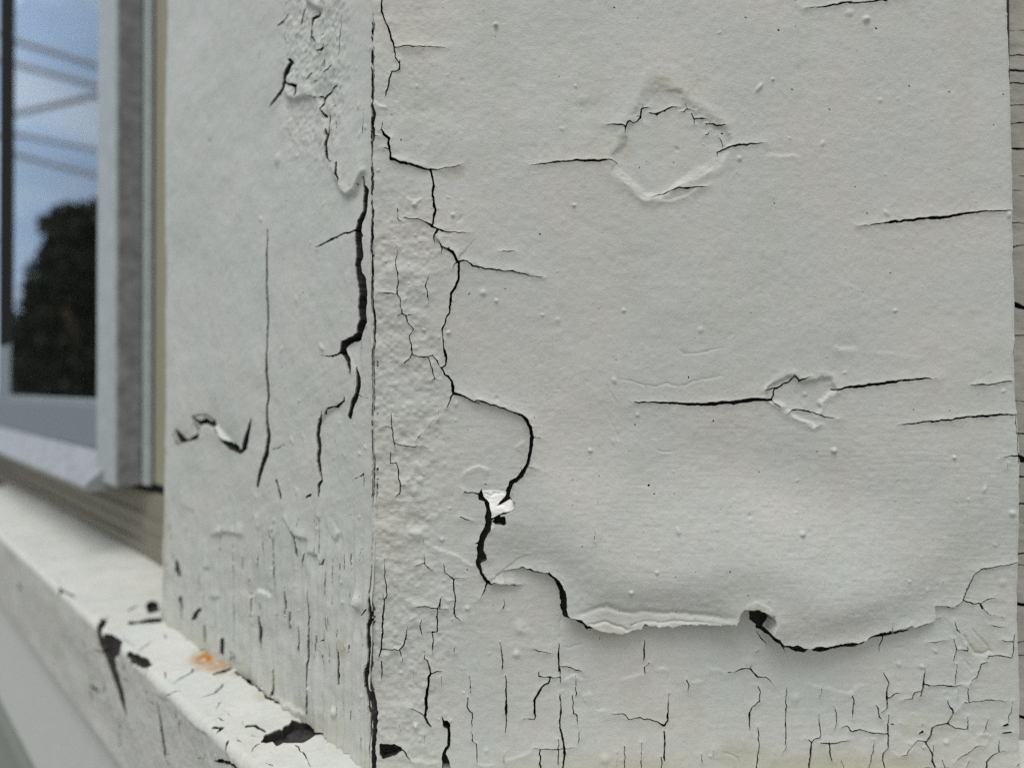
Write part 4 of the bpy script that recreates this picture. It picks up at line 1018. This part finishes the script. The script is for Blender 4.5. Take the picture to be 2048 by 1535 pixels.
# closed dark bay behind boards and glass
bay = thing('bay_shell', 'dark hollow of the bay seen dimly behind the window glass', 'room', L3(2 * D, -0.5, 0.9))
pts = [L3(0.02, -0.05, 0)[:2], L3(5.0 * D, -0.05, 0)[:2], L3(5.0 * D, -1.1, 0)[:2], (0.5 + CX, D + 1.2), (0.5 + CX, D + 0.032), (CX + 0.03, D + 0.032)]
bm = bmesh.new()
za, zb_ = 0.85, ZTOP
lo = [bm.verts.new((x, y, za)) for x, y in pts]; hi = [bm.verts.new((x, y, zb_)) for x, y in pts]
n = len(pts)
bm.faces.new(lo); bm.faces.new(hi[::-1])
for i in range(n):
    if i == 0: continue                       # open behind the window
    bm.faces.new([lo[i], lo[(i + 1) % n], hi[(i + 1) % n], hi[i]])
bm_obj('room_lining', bm, M['room'], bay)
bm = bmesh.new()
box(bm, L3, 0.0, 1.6 * D, -0.06, -0.0285, 0.86, ZTOP - 0.001); box(bm, L3, 1.6 * D, 5.0 * D, -0.06, -0.0305, 0.86, ZC - 0.24 * D)
bm_obj('backing', bm, M['room'], bay)

# ------------------------------------------------------------------ THE STREET the glass looks at
gm = bmesh.new()
bmesh.ops.create_grid(gm, x_segments=40, y_segments=40, size=150)
g = bm_obj('ground', gm, M['paving']); tag(g, kind='structure')

def tube(bm, a, b, r, n=8, sag=0.0, seg=1):
    a, b = Vector(a), Vector(b)
    rings = []
    ax = (b - a).normalized(); s1 = ax.orthogonal().normalized(); s2 = ax.cross(s1)
    for k in range(seg + 1):
        t = k / seg
        c = a.lerp(b, t) - Vector((0, 0, sag * 4 * t * (1 - t)))
        rings.append([bm.verts.new(c + r * (math.cos(2 * math.pi * i / n) * s1 + math.sin(2 * math.pi * i / n) * s2)) for i in range(n)])
    for p, q in zip(rings, rings[1:]):
        for i in range(n): bm.faces.new([p[i], p[(i + 1) % n], q[(i + 1) % n], q[i]])
    bm.faces.new(rings[0][::-1]); bm.faces.new(rings[-1])

def refl(px, py, dist):                        # where the pane sends the view through a point of it
    d = ray(px, py)
    r = Vector((-d[1], -d[0], d[2]))
    k = dist / math.hypot(r.x, r.y)
    return Vector((r.x * k, r.y * k, ZC + r.z * k))
cab = [((33, 83), (197, 133), 4.6), ((27, 127), (197, 173), 4.2), ((27, 213), (197, 173), 4.4), ((27, 267), (197, 300), 4.0), ((27, 310), (197, 353), 3.7)]
words = ['topmost cable mirrored in the window glass', 'second cable down mirrored in the window glass', 'crossing cable that rises to the right in the glass', 'fourth cable down mirrored in the window glass', 'lowest cable mirrored just above the tree']
for i, (p, q, zz) in enumerate(cab):
    def at(pp):
        r = refl(pp[0], pp[1], 1.0); tz = r.z - ZC
        return refl(pp[0], pp[1], zz / tz)
    a, b = at(p), at(q)
    dv = (b - a); dv.z = 0; dv.normalize()
    A, B = a - dv * 60, b + dv * 60
    A.z = B.z = a.z
    bm = bmesh.new(); tube(bm, A, B, 0.040, 6)
    c_ = bm_obj('overhead_cable', bm, M['cable'])
    tag(c_, words[i], 'cable', 'overhead cables across the reflected sky')
# the tree seen in the glass
ca = refl(18, 600, 11.0); cb = refl(205, 600, 11.0)
mid = refl(150, 600, 11.4)
tree = thing('tree', 'dense dark tree mirrored in the lower window glass', 'tree', (mid.x, mid.y, 0))
bm = bmesh.new()
tube(bm, (mid.x, mid.y, 0), (mid.x, mid.y, 2.6), 0.14, 10)
for a_ in range(5):
    an = a_ * 1.26
    tube(bm, (mid.x, mid.y, 1.3 + .2 * a_), (mid.x + .6 * math.cos(an), mid.y + .6 * math.sin(an), 2.4 + .2 * a_), 0.05, 6)
bm_obj('trunk', bm, M['bark'], tree)
topz = refl(130, 385, 11.4).z
hw = (refl(26, 600, 11.4) - mid).length
lat = (refl(26, 600, 11.4) - mid).normalized()
LV = 26000
r_ = np.random.default_rng(5)
verts = np.zeros((LV * 4, 3)); cnt = 0
cent = [(0, 0, topz - .62, 0.6), (0.35, 0, topz - .6, 0.58), (-0.4, 0, topz - .66, 0.6), (0.5, 0, topz - 1.2, 0.62), (-0.42, 0, topz - 1.3, 0.66), (0, 0, 1.5, 0.75), (0.4, 0, 0.8, 0.7), (-0.4, 0, 0.8, 0.7), (0.42, 0, 2.0, 0.68), (0.75, 0, 1.6, .55), (0.8, 0, 1.1, .7), (0.7, 0, 2.15, .5), (0.5, 0, 3.2, .42), (1.02, 0, 1.5, .5), (1.0, 0, 2.1, .42), (0.85, 0, 2.6, .36), (0.55, 0, 2.7, .5), (0.5, 0, 1.4, 0.7), (0.55, 0, 1.0, 0.75), (-0.3, 0, 1.8, 0.8), (0, 0, topz - 1.3, 0.7)]
for k in range(LV):
    cx, cy, cz, rr = cent[r_.integers(len(cent))]
    v = r_.normal(size=3); v /= np.linalg.norm(v)
    rad = rr * hw * (r_.random() ** 0.35) * (0.9 + 0.14 * math.sin(5 * v[0] + 7 * v[2] + cx * 9))
    p = np.array([mid.x + cx * hw * lat.x + v[0] * rad, mid.y + cx * hw * lat.y + v[1] * rad, max(0.1, cz + v[2] * rr * 0.95 * (rad / (rr * hw)))])
    s1 = r_.normal(size=3); s1 /= np.linalg.norm(s1); s2 = np.cross(s1, r_.normal(size=3)); s2 /= np.linalg.norm(s2)
    L, Wd = r_.uniform(0.05, 0.10), r_.uniform(0.03, 0.05)
    verts[k * 4:k * 4 + 4] = p - s1 * L, p + s2 * Wd, p + s1 * L, p - s2 * Wd
me = bpy.data.meshes.new('crown')
me.from_pydata(verts.tolist(), [], [(i * 4, i * 4 + 1, i * 4 + 2, i * 4 + 3) for i in range(LV)])
me.materials.append(M['leaf'])
link_mesh('crown', me, tree)
